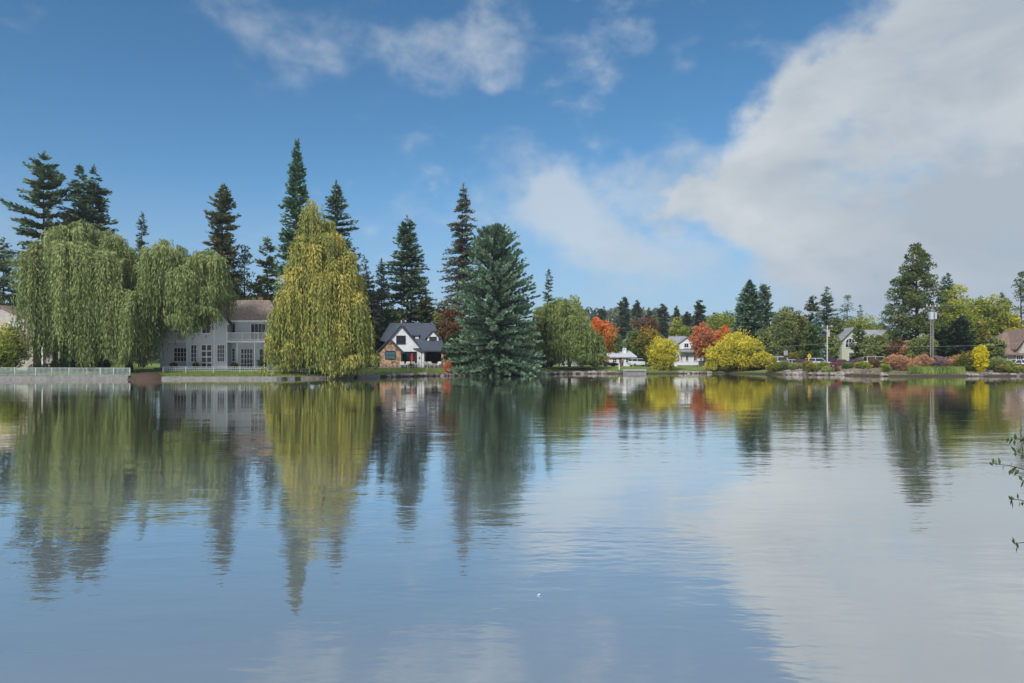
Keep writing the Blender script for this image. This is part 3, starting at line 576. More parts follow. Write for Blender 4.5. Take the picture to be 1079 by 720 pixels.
# ------------------------------------------------------------------ building helpers
M = dict(
 white=mat('white paint', (.56, .58, .61), .5, .04, 2), grey=mat('pale blue grey siding', (.42, .47, .55), .6, .05, 5, .2, stretch=(.2, .2, 7)),
 beige=mat('beige stucco', (.31, .29, .27), .8, .08, 2), stucco=mat('white stucco', (.52, .54, .57), .8, .05, 2),
 cream=mat('pale green cream siding', (.36, .39, .31), .7, .05, 4, stretch=(.2, .2, 6)),
 shake=mat('brown grey shake roof', (.075, .058, .050), .9, .1, 2.2, .6, col2=(.235, .19, .17), stretch=(1.4, 1.4, 5)),
 slate=mat('slate blue roof', (.030, .038, .058), .85, .1, 3, .4, col2=(.065, .078, .108), stretch=(1, 1, 5)),
 greyroof=mat('grey roof', (.20, .21, .24), .85, .15, 3), tanroof=mat('tan brown shingle roof', (.16, .115, .095), .9, .18, 4, .3),
 brown=mat('brown wood', (.12, .06, .035), .7, .25, 4), stone=None, glass=None, dark=mat('dark opening shade', (.012, .012, .015), .9, .1, 1),
 concrete=mat('pale concrete', (.14, .138, .145), .85, .12, 2.5, .2), metal=mat('grey metal', (.30, .31, .33), .45, .08, 2, metal=.6),
 wood=mat('weathered pole wood', (.135, .12, .115), .9, .15, 5, stretch=(1, 1, .2)), black=mat('black metal', (.02, .022, .025), .5, .1, 2),
 mulch=mat('rust red bark mulch', (.055, .035, .028), .95, .35, 9, .8), asphalt=mat('asphalt', (.05, .05, .052), .9, .15, 5), redcloth=mat('red cloth', (.52, .03, .035), .8, .1, 4),
 rock=mat('grey lakeside rock', (.13, .115, .11), .9, .3, 2.5, .8, col2=(.25, .23, .23)), tyre=mat('tyre rubber', (.02, .02, .02), .8, .1, 5), yellow=mat('sign yellow', (.58, .34, .015), .5, .04, 3),
 teal=None, skin=mat('skin', (.45, .28, .2), .6, .05, 4), jeans=mat('dark trousers', (.03, .035, .05), .9, .1, 8), coat=mat('slate blue jacket', (.10, .13, .19), .9, .1, 8), hair=mat('dark hair', (.03, .02, .015), .8, .1, 8),
 boat=mat('pale blue hull', (.55, .62, .70), .4, .05, 2))
def glass(name, c):
    m, nt, b = nodes(name); b.inputs['Base Color'].default_value = (*c, 1); b.inputs['Roughness'].default_value = .12; b.inputs['Specular IOR Level'].default_value = .55
    n_ = nt.nodes.new('ShaderNodeTexNoise'); n_.inputs['Scale'].default_value = 1.2; bb = nt.nodes.new('ShaderNodeBump'); bb.inputs['Strength'].default_value = .05
    nt.links.new(n_.outputs[0], bb.inputs['Height']); nt.links.new(bb.outputs[0], b.inputs['Normal']); return m
M['glass'] = glass('dark window glass', (.02, .025, .035)); M['teal'] = glass('teal window glass', (.05, .13, .16)); M['blue'] = glass('blue window glass', (.05, .09, .16))
m, nt, b = nodes('brown field stone'); N = nt.nodes; L = nt.links
tc = N.new('ShaderNodeTexCoord'); vo = N.new('ShaderNodeTexVoronoi'); vo.inputs['Scale'].default_value = 2.6; L.new(tc.outputs['Object'], vo.inputs['Vector'])
rp_ = N.new('ShaderNodeValToRGB'); e = rp_.color_ramp.elements; e[0].color = (.12, .065, .04, 1); e[1].color = (.42, .27, .18, 1); k = e.new(.5); k.color = (.26, .17, .12, 1)
sx = N.new('ShaderNodeSeparateColor'); L.new(vo.outputs['Color'], sx.inputs[0]); L.new(sx.outputs[0], rp_.inputs[0]); L.new(rp_.outputs[0], b.inputs['Base Color']); b.inputs['Roughness'].default_value = .9
M['stone'] = m

def framed(name, parent, x0, x1, z0, z1, y, nx=2, ny=2, fm=None, gm=None, th=.12, dep=.14, mun=.05, label=None):
    """a window or door standing proud of the wall plane y (facing -Y): frame with bars, pane as its child"""
    if x1 < x0: x0, x1 = x1, x0
    if z1 < z0: z0, z1 = z1, z0
    b_ = MB(); ya, yb = y - dep, y + .02
    b_.box(x0, x0 + th, ya, yb, z0, z1); b_.box(x1 - th, x1, ya, yb, z0, z1)
    b_.box(x0 + th, x1 - th, ya, yb, z0, z0 + th); b_.box(x0 + th, x1 - th, ya, yb, z1 - th, z1)
    iw = x1 - x0 - 2 * th; ih = z1 - z0 - 2 * th
    for i in range(1, nx):
        c = x0 + th + iw * i / nx; b_.box(c - mun / 2, c + mun / 2, ya + .02, yb, z0 + th, z1 - th)
    for i in range(1, ny):
        c = z0 + th + ih * i / ny; b_.box(x0 + th, x1 - th, ya + .03, yb, c - mun / 2, c + mun / 2)
    o = b_.build(name, fm or M['white'], parent)
    if label: o['label'] = label
    MB().box(x0 + th, x1 - th, y - .06, y - .01, z0 + th, z1 - th).build('pane', gm or M['glass'], o)
    return o
def local(px0, d0):
    X0 = PX(px0, d0); zg = ground(X0, d0)
    def f(px, d): return PX(px, d) - X0
    def g(py, d): return PZ(py, d) - zg
    return X0, zg, f, g

# ------------------------------------------------------------------ two storey pale house
D = 98.0; X0, zg, fx, fz = local(235, D)
H1 = empty('lakeside_house', (X0, D, zg), 0, 'pale blue grey two storey house with white balconies and a brown shake roof', 'house')
X = lambda p, dd=None: fx(p, dd or D); Z = lambda p, dd=None: fz(p, dd or D)
ze = Z(338); zr = Z(316, D + 4.5)
wl = X(164); g0, g1 = X(197), X(239); wr = X(291)
# walls: wing left (recessed 1.2), projecting gable bay, wing right (recessed 1.5)
w = MB(); w.box(wl, g0, 1.2, 10, -.3, ze); w.box(g1, wr, 1.5, 10, -.3, ze)
gc = (g0 + g1) / 2; gz = Z(313)
w.prism([(g0, -.3), (g1, -.3), (g1, ze - .1), (gc, gz - .1), (g0, ze - .1)], 0, 10.2)
w.build('wall', M['grey'], H1)
for xx in (g0, X(226), g1): MB().box(xx - .09, xx + .09, -.06, .05, -.2, ze).build('corner_trim', M['white'], H1)
MB().box(wl, g0 - .1, 1.1, 1.2, ze - .25, ze).build('eave_trim', M['white'], H1); MB().box(g1 + .1, wr, 1.4, 1.5, ze - .25, ze).build('eave_trim', M['white'], H1)
r_ = MB(); e0 = .2   # right wing roof with a hip end
yb = 10.6; rid = 5.0; eo = .1
er = X(293.5, D - 1); rr_ = X(283, D + 4.5)
r_.slab([(g1 + .3, eo, ze + .05), (er, eo, ze + .05), (rr_, rid, zr), (gc, rid, zr)], .16)
r_.slab([(er, eo, ze + .05), (er, yb, ze + .05), (rr_, rid, zr)], .16)
r_.slab([(er, yb, ze + .05), (wl - .4, yb, ze + .05), (X(175), rid, zr), (rr_, rid, zr)], .16)
r_.slab([(wl - .4, .5, ze + .05), (g0 - .3, .5, ze + .05), (gc, rid, zr), (X(175), rid, zr)], .16)
r_.slab([(wl - .4, yb, ze + .05), (wl - .4, .5, ze + .05), (X(175), rid, zr)], .16)
sl = (gz - ze) / (g1 - gc)
r_.slab([(g1 + .45, -.45, ze - .45 * sl), (g1 + .45, 5, ze - .45 * sl), (gc, 5, gz), (gc, -.45, gz)], .14)
r_.slab([(g0 - .45, 5, ze - .45 * sl), (g0 - .45, -.45, ze - .45 * sl), (gc, -.45, gz), (gc, 5, gz)], .14)
roof = r_.build('roof', M['shake'], H1)
k = MB(); k.tube([(g1 + .47, -.5, ze - .47 * sl - .08), (gc, -.5, gz - .05)], .12, 4); k.tube([(g0 - .47, -.5, ze - .47 * sl - .08), (gc, -.5, gz - .05)], .12, 4)
k.box(g1 + .6, er, eo - .12, eo - .02, ze - .15, ze + .04); k.build('fascia', M['white'], roof)
k = MB(); k.box(X(258), X(258) + .7, 5.2, 6.0, zr - 1.5, zr + .5); k.build('chimney', M['brown'], roof)
def balcony(x0, x1, yf, yb_, zd, ztop, posts):
    b_ = MB(); b_.box(x0, x1, yf, yb_, zd - .28, zd); o = b_.build('balcony', M['white'], H1)
    r2 = MB(); r2.box(x0, x1, yf, yf + .07, ztop - .08, ztop); r2.box(x0, x1, yf, yf + .07, zd + .12, zd + .2)
    for i in range(int((x1 - x0) / .14)): c = x0 + .07 + i * .14; r2.box(c - .022, c + .022, yf + .015, yf + .055, zd + .2, ztop - .08)
    for i in range(posts): c = x0 + .06 + (x1 - x0 - .12) * i / (posts - 1); r2.box(c - .06, c + .06, yf - .02, yf + .1, zd, ztop + .04)
    for xx in (x0, x1 - .07): r2.box(xx, xx + .07, yf + .1, yb_, ztop - .08, ztop)
    r2.build('railing', M['white'], o); return o
bz = Z(359, D - .3); bt = Z(350.5, D - .3)
balcony(X(240), X(288.5, D - .3), -.3, 1.48, bz, bt, 4); balcony(X(176.5), g0 - .12, -.1, 1.18, bz, bt, 3)
for p_ in (250.5, 269, 287): MB().box(X(p_) - .08, X(p_) + .08, -.22, -.06, -.2, bz - .29).build('column', M['white'], H1)
MB().box(X(164), X(290), -.5, -.35, -.3, .28).build('foundation', M['concrete'], H1)
zb, ztp = Z(383.3), Z(363)
for (a, b_, nx_, ny_, yy) in ((201, 208.3, 2, 4, 0), (228.7, 237.6, 3, 4, 0)): framed('window', H1, X(a), X(b_), Z(382), ztp, yy, nx_, ny_)
framed('window', H1, X(178.5), X(194), Z(381.5), Z(366), 1.2, 4, 3); framed('window', H1, X(244.2, 99.5), X(248.6, 99.5), Z(381.5), Z(366.5), 1.5, 1, 4)
framed('door', H1, X(212), X(224), .05, ztp, 0, 2, 4, mun=.16); framed('door', H1, X(253.5, 99.5), X(267.3, 99.5), .05, Z(367), 1.5, 4, 4, mun=.09); framed('door', H1, X(273, 99.5), X(282, 99.5), .05, Z(367), 1.5, 2, 3)
framed('window', H1, X(240.3, 99.5), X(249, 99.5), Z(351), Z(340), 1.5, 2, 1); framed('door', H1, X(264, 99.5), X(281, 99.5), bz + .02, Z(340.3), 1.5, 4, 1); framed('window', H1, X(283.5, 99.5), X(289.5, 99.5), Z(351), Z(340.3), 1.5, 2, 1)
framed('window', H1, X(203), X(210), Z(352), Z(338), 0, 2, 2); framed('window', H1, X(212.5), X(222.5), Z(352), Z(335), 0, 2, 2); framed('door', H1, X(180), X(192), bz + .02, Z(341), 1.2, 3, 1)
# flower pots
for i, px_ in enumerate((183, 206, 247, 277)):
    px_w = PX(px_, 96.8); e = empty('flower_pot', (px_w, 96.8, ground(px_w, 96.8)), 0, ['flower pot under the left balcony of the pale house', 'flower pot below the left window of the gable bay', 'flower pot beside the first porch column', 'tall potted plant at the right porch door'][i], 'flower pot', 'flower pots on the terrace of the pale house')
    MB().tube([(0, 0, 0), (0, 0, .45)], [.16, .26], 10).build('pot', M['black'], e)
    V, T = puff(np.array([(0, 0, .75 if i < 3 else 1.0)]), np.array([.32 if i < 3 else .75]), 160, np.random.default_rng(i), .3, .2); cm = quads_mesh('plant', V, T); link('plant', cm, FM['dark' if i == 3 else 'olive'], e)

# ------------------------------------------------------------------ beige house at the left edge
D = 99.0; X0, zg, fx, fz = local(20, D)
H3 = empty('beige_house', (X0, D, zg), 0, 'beige house with a shallow gable and porch roof at the left edge', 'house')
w = MB(); w.prism([(X(-40), -.3), (X(60), -.3), (X(60), Z(352)), (X(41), Z(352)), (X(41), Z(341)), (X(0), Z(323)), (X(-40), Z(341))], 0, 9); w.build('wall', M['beige'], H3)
r_ = MB(); r_.slab([(X(0), -.5, Z(321.5)), (X(44), -.5, Z(342)), (X(44), 9.4, Z(342)), (X(0), 9.4, Z(321.5))][::-1], .2); r_.slab([(X(0), -.5, Z(321.5)), (X(-44), -.5, Z(342)), (X(-44), 9.4, Z(342)), (X(0), 9.4, Z(321.5))], .2)
r_.build('roof', M['tanroof'], H3)
r_ = MB(); r_.slab([(X(20), -2.0, Z(361)), (X(72), -2.0, Z(361)), (X(72), .02, Z(352.5)), (X(20), .02, Z(352.5))], .22); r_.build('porch_roof', M['tanroof'], H3)
MB().box(X(20), X(72), -2.15, -2.02, Z(363), Z(360.6)).build('fascia', M['brown'], H3)
framed('window', H3, X(8), X(15), Z(349), Z(340), 0, 2, 2, gm=M['blue']); framed('window', H3, X(18), X(21.2), Z(349), Z(340), 0, 1, 2, gm=M['blue'])
w = MB(); w.box(X(27.5), X(43), -1.6, 0, -.3, Z(362)); w.build('bay_wall', M['beige'], H3); framed('window', H3, X(29.8), X(38.6), Z(378.5), Z(365.5), -1.6, 1, 2)
MB().box(X(55.5), X(68.5), -.06, -.01, .05, Z(364)).build('doorway', M['dark'], H3)  # thin dark sheet, its colour stands in for the unlit opening
for p_ in (54, 71): MB().box(X(p_) - .1, X(p_) + .1, -1.9, -1.7, -.3, Z(361.5)).build('porch_post', M['white'], H3)
e = empty('garden_planter', (PX(55, 95), 95, ground(PX(55, 95), 95)), 0, 'long brown brick planter before the beige house behind the railing', 'planter')
MB().box(-3.2, 3.2, -.3, .3, -.2, .62).build('brick_box', mat('brick', (.20, .11, .08), .9, .25, 6), e)
V, T = puff(np.array([(-2.5 + i * .7, 0, .7) for i in range(8)]), np.full(8, .42), 110, np.random.default_rng(9), .2, .1); link('plants', quads_mesh('plants', V, T), FM['green'], e)

# ------------------------------------------------------------------ gabled cottage
D = 119.0; X0, zg, fx, fz = local(432, D)
H2 = empty('gabled_cottage', (X0, D, zg), 0, 'white cottage with slate roof, stone gable and covered porch', 'house')
zf = -.3; ry = 5.0; rz_ = fz(340.5, D + ry)
ev = Z(369)
w = MB(); fr_ = X(444)
# white gable wall front
gp = X(422.6); gpz = Z(344); glx, grx = X(400), X(444); glz = Z(370)
hole0, hole1, hz1 = X(422.5), X(439.5), Z(370.6)
w.prism([(glx, zf), (hole0, zf), (hole0, hz1), (hole1, hz1), (hole1, zf), (grx, zf), (grx, Z(368.5)), (gp, gpz), (glx, glz)], 0, .3)
w.box(glx, grx, .31, 8, zf, Z(371)); w.box(grx + .02, X(446.5), .3, 8, zf, Z(370))
w.build('wall', M['stucco'], H2)
MB().box(X(446.5), X(466), 3.2, 8, zf, Z(371)).build('porch_back_wall', M['dark'], H2)  # near-black colour stands in for the shade inside the porch
MB().box(X(465), X(470.2), 0, .7, zf, Z(370)).build('porch_pillar', M['stone'], H2); MB().box(X(444.6), X(447), -.05, .25, zf, Z(370)).build('porch_post', M['white'], H2)
MB().box(X(395), grx, 8.0, 8.2, zf, Z(362)).build('back_wall', M['stucco'], H2)
r_ = MB()
r_.slab([(X(398), ry - 3, fz(358, D + ry - 3)), (X(444.5), -.5, Z(369.5)), (X(471.5), -.5, Z(369.5)), (X(457, D + ry), ry, rz_), (X(411, D + ry), ry, rz_)], .2)
r_.slab([(X(471.5), 10.6, Z(369.5)), (X(394), 10.6, Z(369.5)), (X(411, D + ry), ry, rz_), (X(457, D + ry), ry, rz_)], .2)
r_.slab([(X(471.5), -.5, Z(369.5)), (X(471.5), 10.6, Z(369.5)), (X(457, D + ry), ry, rz_)], .2)
r_.slab([(X(394), 10.6, Z(369.5)), (X(398), 1.9, fz(358, D + ry - 3)), (X(411, D + ry), ry, rz_)], .2)
# front gable roof (two slopes running back to the main roof)
s1 = (gpz - Z(368.5)) / (grx - gp)
r_.slab([(gp, -.45, gpz + .22), (gp, ry, gpz + .22), (grx + .35, ry, Z(368.5) + .22 - .35 * s1), (grx + .35, -.45, Z(368.5) + .22 - .35 * s1)][::-1], .2)
s2 = (gpz - glz) / (gp - glx)
r_.slab([(gp, -.45, gpz + .22), (gp, ry, gpz + .22), (glx - .35, ry, glz + .22 - .35 * s2), (glx - .35, -.45, glz + .22 - .35 * s2)], .2)
roof = r_.build('roof', M['slate'], H2)
MB().tube([(X(417), 6.2, rz_ - .5), (X(417), 6.2, rz_ + .55)], .1, 6).build('vent_pipe', M['white'], roof)
# stone gable in front
sg = MB(); sp_ = X(410.3, D - 2); sl0, sl1 = X(397.5, D - 2), X(422.5, D - 2)
sg.prism([(sl0 + .4, zf), (sl1, zf), (sl1, fz(370, D - 2)), (sp_, fz(358.8, D - 2)), (sl0 + .4, fz(370, D - 2))], -2, -.02); sg.build('stone_gable', M['stone'], H2)
r_ = MB(); pz = fz(357.2, D - 2); qz = fz(370.2, D - 2)
r_.slab([(sp_, -2.35, pz), (sp_, 0.6, pz), (sl1 + .4, .6, qz - .3), (sl1 + .4, -2.35, qz - .3)][::-1], .18); r_.slab([(sp_, -2.35, pz), (sp_, .6, pz), (sl0 - .2, .6, qz - .3), (sl0 - .2, -2.35, qz - .3)], .18); r_.build('gable_roof', M['slate'], H2)
framed('window', H2, X(406, D - 2), X(416.6, D - 2), fz(378.7, D - 2), fz(369.8, D - 2), -2, 3, 2, fm=M['black'], gm=M['teal'], th=.1, label='teal glazed window in the stone gable')
framed('window', H2, X(417.6), X(427.4), Z(362.8), Z(353.8), 0, 2, 2, fm=M['black'], label='dark square window in the white gable')
framed('door', H2, hole0 + .05, hole1 - .05,   .02, hz1 - .03, .30, 5, 1, fm=M['black'], label='wide dark glass sliding door')
# dormer
dd = D + 1.4; dx0, dx1 = X(450, dd), X(462, dd); dc = (dx0 + dx1) / 2; dz0, dz1, dzp = fz(363.5, dd), fz(356, dd), fz(349.5, dd)
dm = MB(); dm.prism([(dx0, dz0 - .6), (dx1, dz0 - .6), (dx1, dz1), (dc, dzp), (dx0, dz1)], 1.4, 4.5); do = dm.build('dormer', M['stucco'], H2)
r_ = MB(); r_.slab([(dc, 1.1, dzp + .2), (dc, 4.6, dzp + .2), (dx1 + .35, 4.6, dz1 - .15), (dx1 + .35, 1.1, dz1 - .15)][::-1], .15); r_.slab([(dc, 1.1, dzp + .2), (dc, 4.6, dzp + .2), (dx0 - .35, 4.6, dz1 - .15), (dx0 - .35, 1.1, dz1 - .15)], .15); r_.build('dormer_roof', M['slate'], do)
framed('dormer_window', do, X(452.3, dd), X(460, dd), fz(362.3, dd), fz(355, dd), 1.4, 1, 2, fm=M['black'])
dd = D + 1.8; s_ = MB(); s_.box(X(434, dd), X(441.2, dd), 1.8, 4, fz(358.5, dd), fz(353.5, dd)); so = s_.build('shed_dormer', M['stucco'], H2)
MB().slab([(X(433, dd), 1.5, fz(353.2, dd)), (X(442, dd), 1.5, fz(353.2, dd)), (X(442, dd), 4.6, fz(351, dd)), (X(433, dd), 4.6, fz(351, dd))], .12).build('shed_roof', M['slate'], so)
framed('shed_window', so, X(434.3, dd), X(437.3, dd), fz(358, dd), fz(354.2, dd), 1.8, 1, 1, fm=M['black'])
MB().box(X(394), X(470.5), -2.4, 0, -.12, .08).build('terrace', M['concrete'], H2)
MB().box(X(394.5), X(398.6), -1.5, .8, -.3, 2.3).build('side_wall', M['brown'], H2)
MB().box(X(442) - .09, X(442) + .09, -.12, -.01, Z(378.5), Z(376)).build('wall_lamp', M['black'], H2)
MB().tube([(X(411.2, 117), -2.05, Z(362.5) + .2), (X(411.2, 117), -2.12, Z(362.5) + .2)], .28, 10).build('gable_vent', M['brown'], H2)

# patio furniture
def chair_proto():
    e = empty('patio_chair', (0, 0, 0)); m_ = mat('pale wicker', (.52, .50, .47), .8, .15, 12)
    MB().box(-.4, .4, -.4, .35, .36, .48).build('seat', m_, e, bevel=.03)
    MB().add([(-.4, .32, .48), (.4, .32, .48), (.4, .44, .48), (-.4, .44, .48), (-.38, .52, 1.0), (.38, .52, 1.0), (.38, .62, 1.0), (-.38, .62, 1.0)], [(0, 3, 2, 1), (4, 5, 6, 7), (0, 1, 5, 4), (1, 2, 6, 5), (2, 3, 7, 6), (3, 0, 4, 7)]).build('backrest', m_, e, bevel=.03)
    for s in (-1, 1):
        MB().box(s * .44 - .05, s * .44 + .05, -.4, .4, .60, .68).build('armrest', m_, e)
        for y_ in (-.36, .36): MB().box(s * .40 - .04, s * .40 + .04, y_ - .04, y_ + .04, 0, .60).build('leg', m_, e)
    return e
cp = chair_proto()
for i, (px_, d_, rz__, lab) in enumerate([(424, 116.2, .3, 'pale patio chair in front of the stone gable corner'), (428.5, 116.6, -.4, 'pale patio chair left of the red umbrella'), (437.5, 116.4, .9, 'pale patio chair right of the red umbrella'),
                                 (450, 118.5, 2.5, 'pale patio chair at the left of the covered porch'), (454, 118.2, .6, 'reclined pale patio chair in the middle of the covered porch'), (461.5, 118.4, -.5, 'pale patio chair at the right of the covered porch')]):
    o = cp if i == 0 else copy_tree(cp); x = PX(px_, d_); o.location = (x, d_, zg + .08 if d_ > 116.6 else ground(x, d_) + .08); o.rotation_euler = (0, 0, rz__); tag(o, lab, 'chair', 'patio chairs at the cottage')
x = PX(434.2, 117.2); e = empty('patio_umbrella', (x, 117.2, zg + .08), 0, 'closed red patio umbrella in front of the dark sliding door', 'umbrella')
MB().tube([(0, 0, 0), (0, 0, 2.5)], .03, 8).build('pole', M['wood'], e); MB().tube([(0, 0, 0), (0, 0, .08)], [.28, .26], 12).build('base', M['black'], e)
MB().tube([(0, 0, .7), (0, 0, .85), (0, 0, 1.6), (0, 0, 2.35), (0, 0, 2.42)], [.09, .17, .20, .10, .03], 10).build('canopy', M['redcloth'], e)
x = PX(433, 116); e = empty('patio_table', (x, 116, ground(x, 116)), 0, 'low grey patio table beside the closed red umbrella', 'table')
MB().tube([(0, 0, .68), (0, 0, .74)], .6, 16).build('table_top', M['metal'], e)
for k_ in range(4): MB().box(math.cos(k_ * 1.57 + .8) * .42 - .03, math.cos(k_ * 1.57 + .8) * .42 + .03, math.sin(k_ * 1.57 + .8) * .42 - .03, math.sin(k_ * 1.57 + .8) * .42 + .03, 0, .68).build('leg', M['metal'], e)

# ------------------------------------------------------------------ low white house, left wing, and the white gable behind
D = 158.0; X0, zg, fx, fz = local(650, D)
H4 = empty('low_white_house', (X0, D, zg), 0, 'low white single storey house with a pale grey roof and chimney', 'house')
MB().box(X(629), X(669), 0, 8, -.3, Z(375.5)).build('wall', M['stucco'], H4)
r_ = MB(); r_.slab([(X(626), -.6, Z(376)), (X(671), -.6, Z(376)), (X(663, D + 4), 4, fz(369.5, D + 4)), (X(636, D + 4), 4, fz(369.5, D + 4))], .2); r_.slab([(X(671), 8.6, Z(376)), (X(626), 8.6, Z(376)), (X(636, D + 4), 4, fz(369.5, D + 4)), (X(663, D + 4), 4, fz(369.5, D + 4))], .2)
r_.slab([(X(671), -.6, Z(376)), (X(671), 8.6, Z(376)), (X(663, D + 4), 4, fz(369.5, D + 4))], .2); r_.slab([(X(626), 8.6, Z(376)), (X(626), -.6, Z(376)), (X(636, D + 4), 4, fz(369.5, D + 4))], .2)
ro = r_.build('roof', mat('pale grey roof', (.36, .38, .42), .8, .08, 3), H4)
MB().box(X(657.5), X(661.5), 2, 3.2, Z(374), Z(366.5)).build('chimney', M['white'], ro)
for a, b_ in ((630.5, 634), (638, 642), (645, 650), (659, 665)): framed('window', H4, X(a), X(b_), Z(382.5), Z(377.5), 0, 2, 2)
MB().box(X(652.5), X(656), -.08, -.01, 0, 2.1).build('door', M['brown'], H4)
D = 172.0; X0, zg, fx, fz = local(660, D)
H4b = empty('white_gable_house', (X0, D, zg), 0, 'white steep gabled house half hidden behind the low white house', 'house')
MB().prism([(X(655.5), -.3), (X(672), -.3), (X(672), Z(364)), (X(664), Z(357)), (X(655.5), Z(364))], 0, 8).build('wall', M['white'], H4b)
r_ = MB(); r_.slab([(X(664), -.3, Z(356.2)), (X(673.5), -.3, Z(364.8)), (X(673.5), 8.3, Z(364.8)), (X(664), 8.3, Z(356.2))][::-1], .2); r_.slab([(X(664), -.3, Z(356.2)), (X(654.5), -.3, Z(364.8)), (X(654.5), 8.3, Z(364.8)), (X(664), 8.3, Z(356.2))], .2); r_.build('roof', M['greyroof'], H4b)
framed('window', H4b, X(661.5), X(665.5), Z(370), Z(364.5), 0, 2, 2)
# small white outbuilding behind the willow
D = 160.0; X0, zg, fx, fz = local(603, D)
Hs = empty('white_garage', (X0, D, zg), 0, 'white garage glimpsed below the smaller willow', 'garage')
MB().prism([(X(592), -.3), (X(612), -.3), (X(612), Z(376.5)), (X(602), Z(371)), (X(592), Z(376.5))], 0, 6).build('wall', M['white'], Hs)
r_ = MB(); r_.slab([(X(602), -.3, Z(370.3)), (X(613.5), -.3, Z(377)), (X(613.5), 6.3, Z(377)), (X(602), 6.3, Z(370.3))][::-1], .18); r_.slab([(X(602), -.3, Z(370.3)), (X(590.5), -.3, Z(377)), (X(590.5), 6.3, Z(377)), (X(602), 6.3, Z(370.3))], .18); r_.build('roof', M['greyroof'], Hs)
MB().box(X(594), X(600.5), -.08, -.01, -.02, 2.2).build('garage_door', mat('grey door', (.35, .36, .38), .6, .05, 3, stretch=(.2, .2, 5)), Hs); MB().box(X(604), X(609.5), -.08, -.01, -.02, 2.2).build('garage_door', MATS['grey door'], Hs)

# ------------------------------------------------------------------ white lakeside house
D = 156.0; X0, zg, fx, fz = local(728, D)
H5 = empty('white_lakeside_house', (X0, D, zg), 0, 'white two storey house with a small front gable beside the coral red maple', 'house')
w = MB(); w.prism([(X(716), Z(368)), (X(731), Z(368)), (X(731), Z(361)), (X(723.5), Z(356)), (X(716), Z(361))], 0, 6); w.box(X(704), X(744), 0.4, 8, -.3, Z(369)); w.box(X(704), X(716), .5, 7, Z(369), Z(363)); w.build('wall', M['white'], H5)
r_ = MB(); r_.slab([(X(723.5), -.4, Z(354.8)), (X(733), -.4, Z(361.6)), (X(733), 6, Z(361.6)), (X(723.5), 6, Z(354.8))][::-1], .2); r_.slab([(X(723.5), -.4, Z(354.8)), (X(714), -.4, Z(361.6)), (X(714), 6, Z(361.6)), (X(723.5), 6, Z(354.8))], .2)
r_.slab([(X(699), 0, Z(363.5)), (X(716), 0, Z(363.5)), (X(723, D + 4), 4, fz(354.5, D + 4)), (X(705, D + 4), 4, fz(354.5, D + 4))], .2)
r_.slab([(X(714), -1.0, Z(370.5)), (X(746), -1.0, Z(370.5)), (X(744), .4, Z(368)), (X(716), .4, Z(368))], .18); r_.build('roof', M['greyroof'], H5)
framed('window', H5, X(720.2), X(726), Z(367), Z(361.3), 0, 2, 1, th=.18); 
for a, b_ in ((716.8, 720), (722.3, 726.3), (730.6, 735.3), (737, 740)): framed('window', H5, X(a), X(b_), Z(381), Z(374.3), .4, 2, 1, th=.18)
MB().box(X(714), X(746), -2, .3, -.3, .25).build('terrace', M['concrete'], H5)
D = 150.0; x0_, x1_ = PX(736, D), PX(762, D)
e = empty('garden_wall', ((x0_ + x1_) / 2, D, ground(x0_, D)), 0, 'low white garden wall right of the white two storey house', 'wall'); hw_ = (x1_ - x0_) / 2
MB().box(-hw_, hw_, -.12, .12, -.2, 1.15).build('wall_face', M['white'], e); MB().box(-hw_ - .05, hw_ + .05, -.18, .18, 1.15, 1.24).build('coping', M['concrete'], e)

# ------------------------------------------------------------------ cream house with the arched window
D = 146.0; X0, zg, fx, fz = local(905, D)
H6 = empty('cream_house', (X0, D, zg), 0, 'pale cream green gabled house with a big arched window behind trees', 'house')
w = MB(); w.prism([(X(887), -.3), (X(911), -.3), (X(911), Z(358)), (X(899), Z(346.5)), (X(887), Z(358))], 0, 8); w.box(X(911), X(936), 1, 8, -.3, Z(359)); w.build('wall', M['cream'], H6)
r_ = MB(); r_.slab([(X(899), -.5, Z(345)), (X(912.5), -.5, Z(358.5)), (X(912.5), 8, Z(358.5)), (X(899), 8, Z(345))][::-1], .22); r_.slab([(X(899), -.5, Z(345)), (X(885.5), -.5, Z(358.5)), (X(885.5), 8, Z(358.5)), (X(899), 8, Z(345))], .22)
r_.slab([(X(905), .4, Z(359.5)), (X(938), .4, Z(359.5)), (X(936, D + 4), 4.5, fz(347.5, D + 4)), (X(903, D + 4), 4.5, fz(347.5, D + 4))], .22); r_.build('roof', M['greyroof'], H6)
def arch(x0, x1, z0, z1, n_=10):
    c = (x0 + x1) / 2; r = (x1 - x0) / 2; zz = z1 - r
    return [(x0, z0), (x1, z0)] + [(c + r * math.cos(math.pi * i / n_), zz + r * math.sin(math.pi * i / n_) * 1.0) for i in range(n_ + 1)]
a0, a1, az0, az1 = X(890.8), X(900.4), Z(366), Z(356.8)
MB().prism(arch(a0 - .16, a1 + .16, az0 - .16, az1 + .16), -.08, -.01).build('arched_window', M['white'], H6)
wo = H6.children[-1]; MB().prism(arch(a0, a1, az0, az1), -.11, -.085).build('pane', M['glass'], wo)
b_ = MB(); cx = (a0 + a1) / 2
for xx in (a0 + (a1 - a0) / 3, a0 + (a1 - a0) * 2 / 3): b_.box(xx - .04, xx + .04, -.14, -.112, az0, az1 - .15)
b_.box(a0, a1, -.142, -.113, az0 + .85, az0 + .93); b_.build('bars', M['white'], wo)
framed('window', H6, X(894), X(898), Z(378), Z(371), 0, 2, 2)
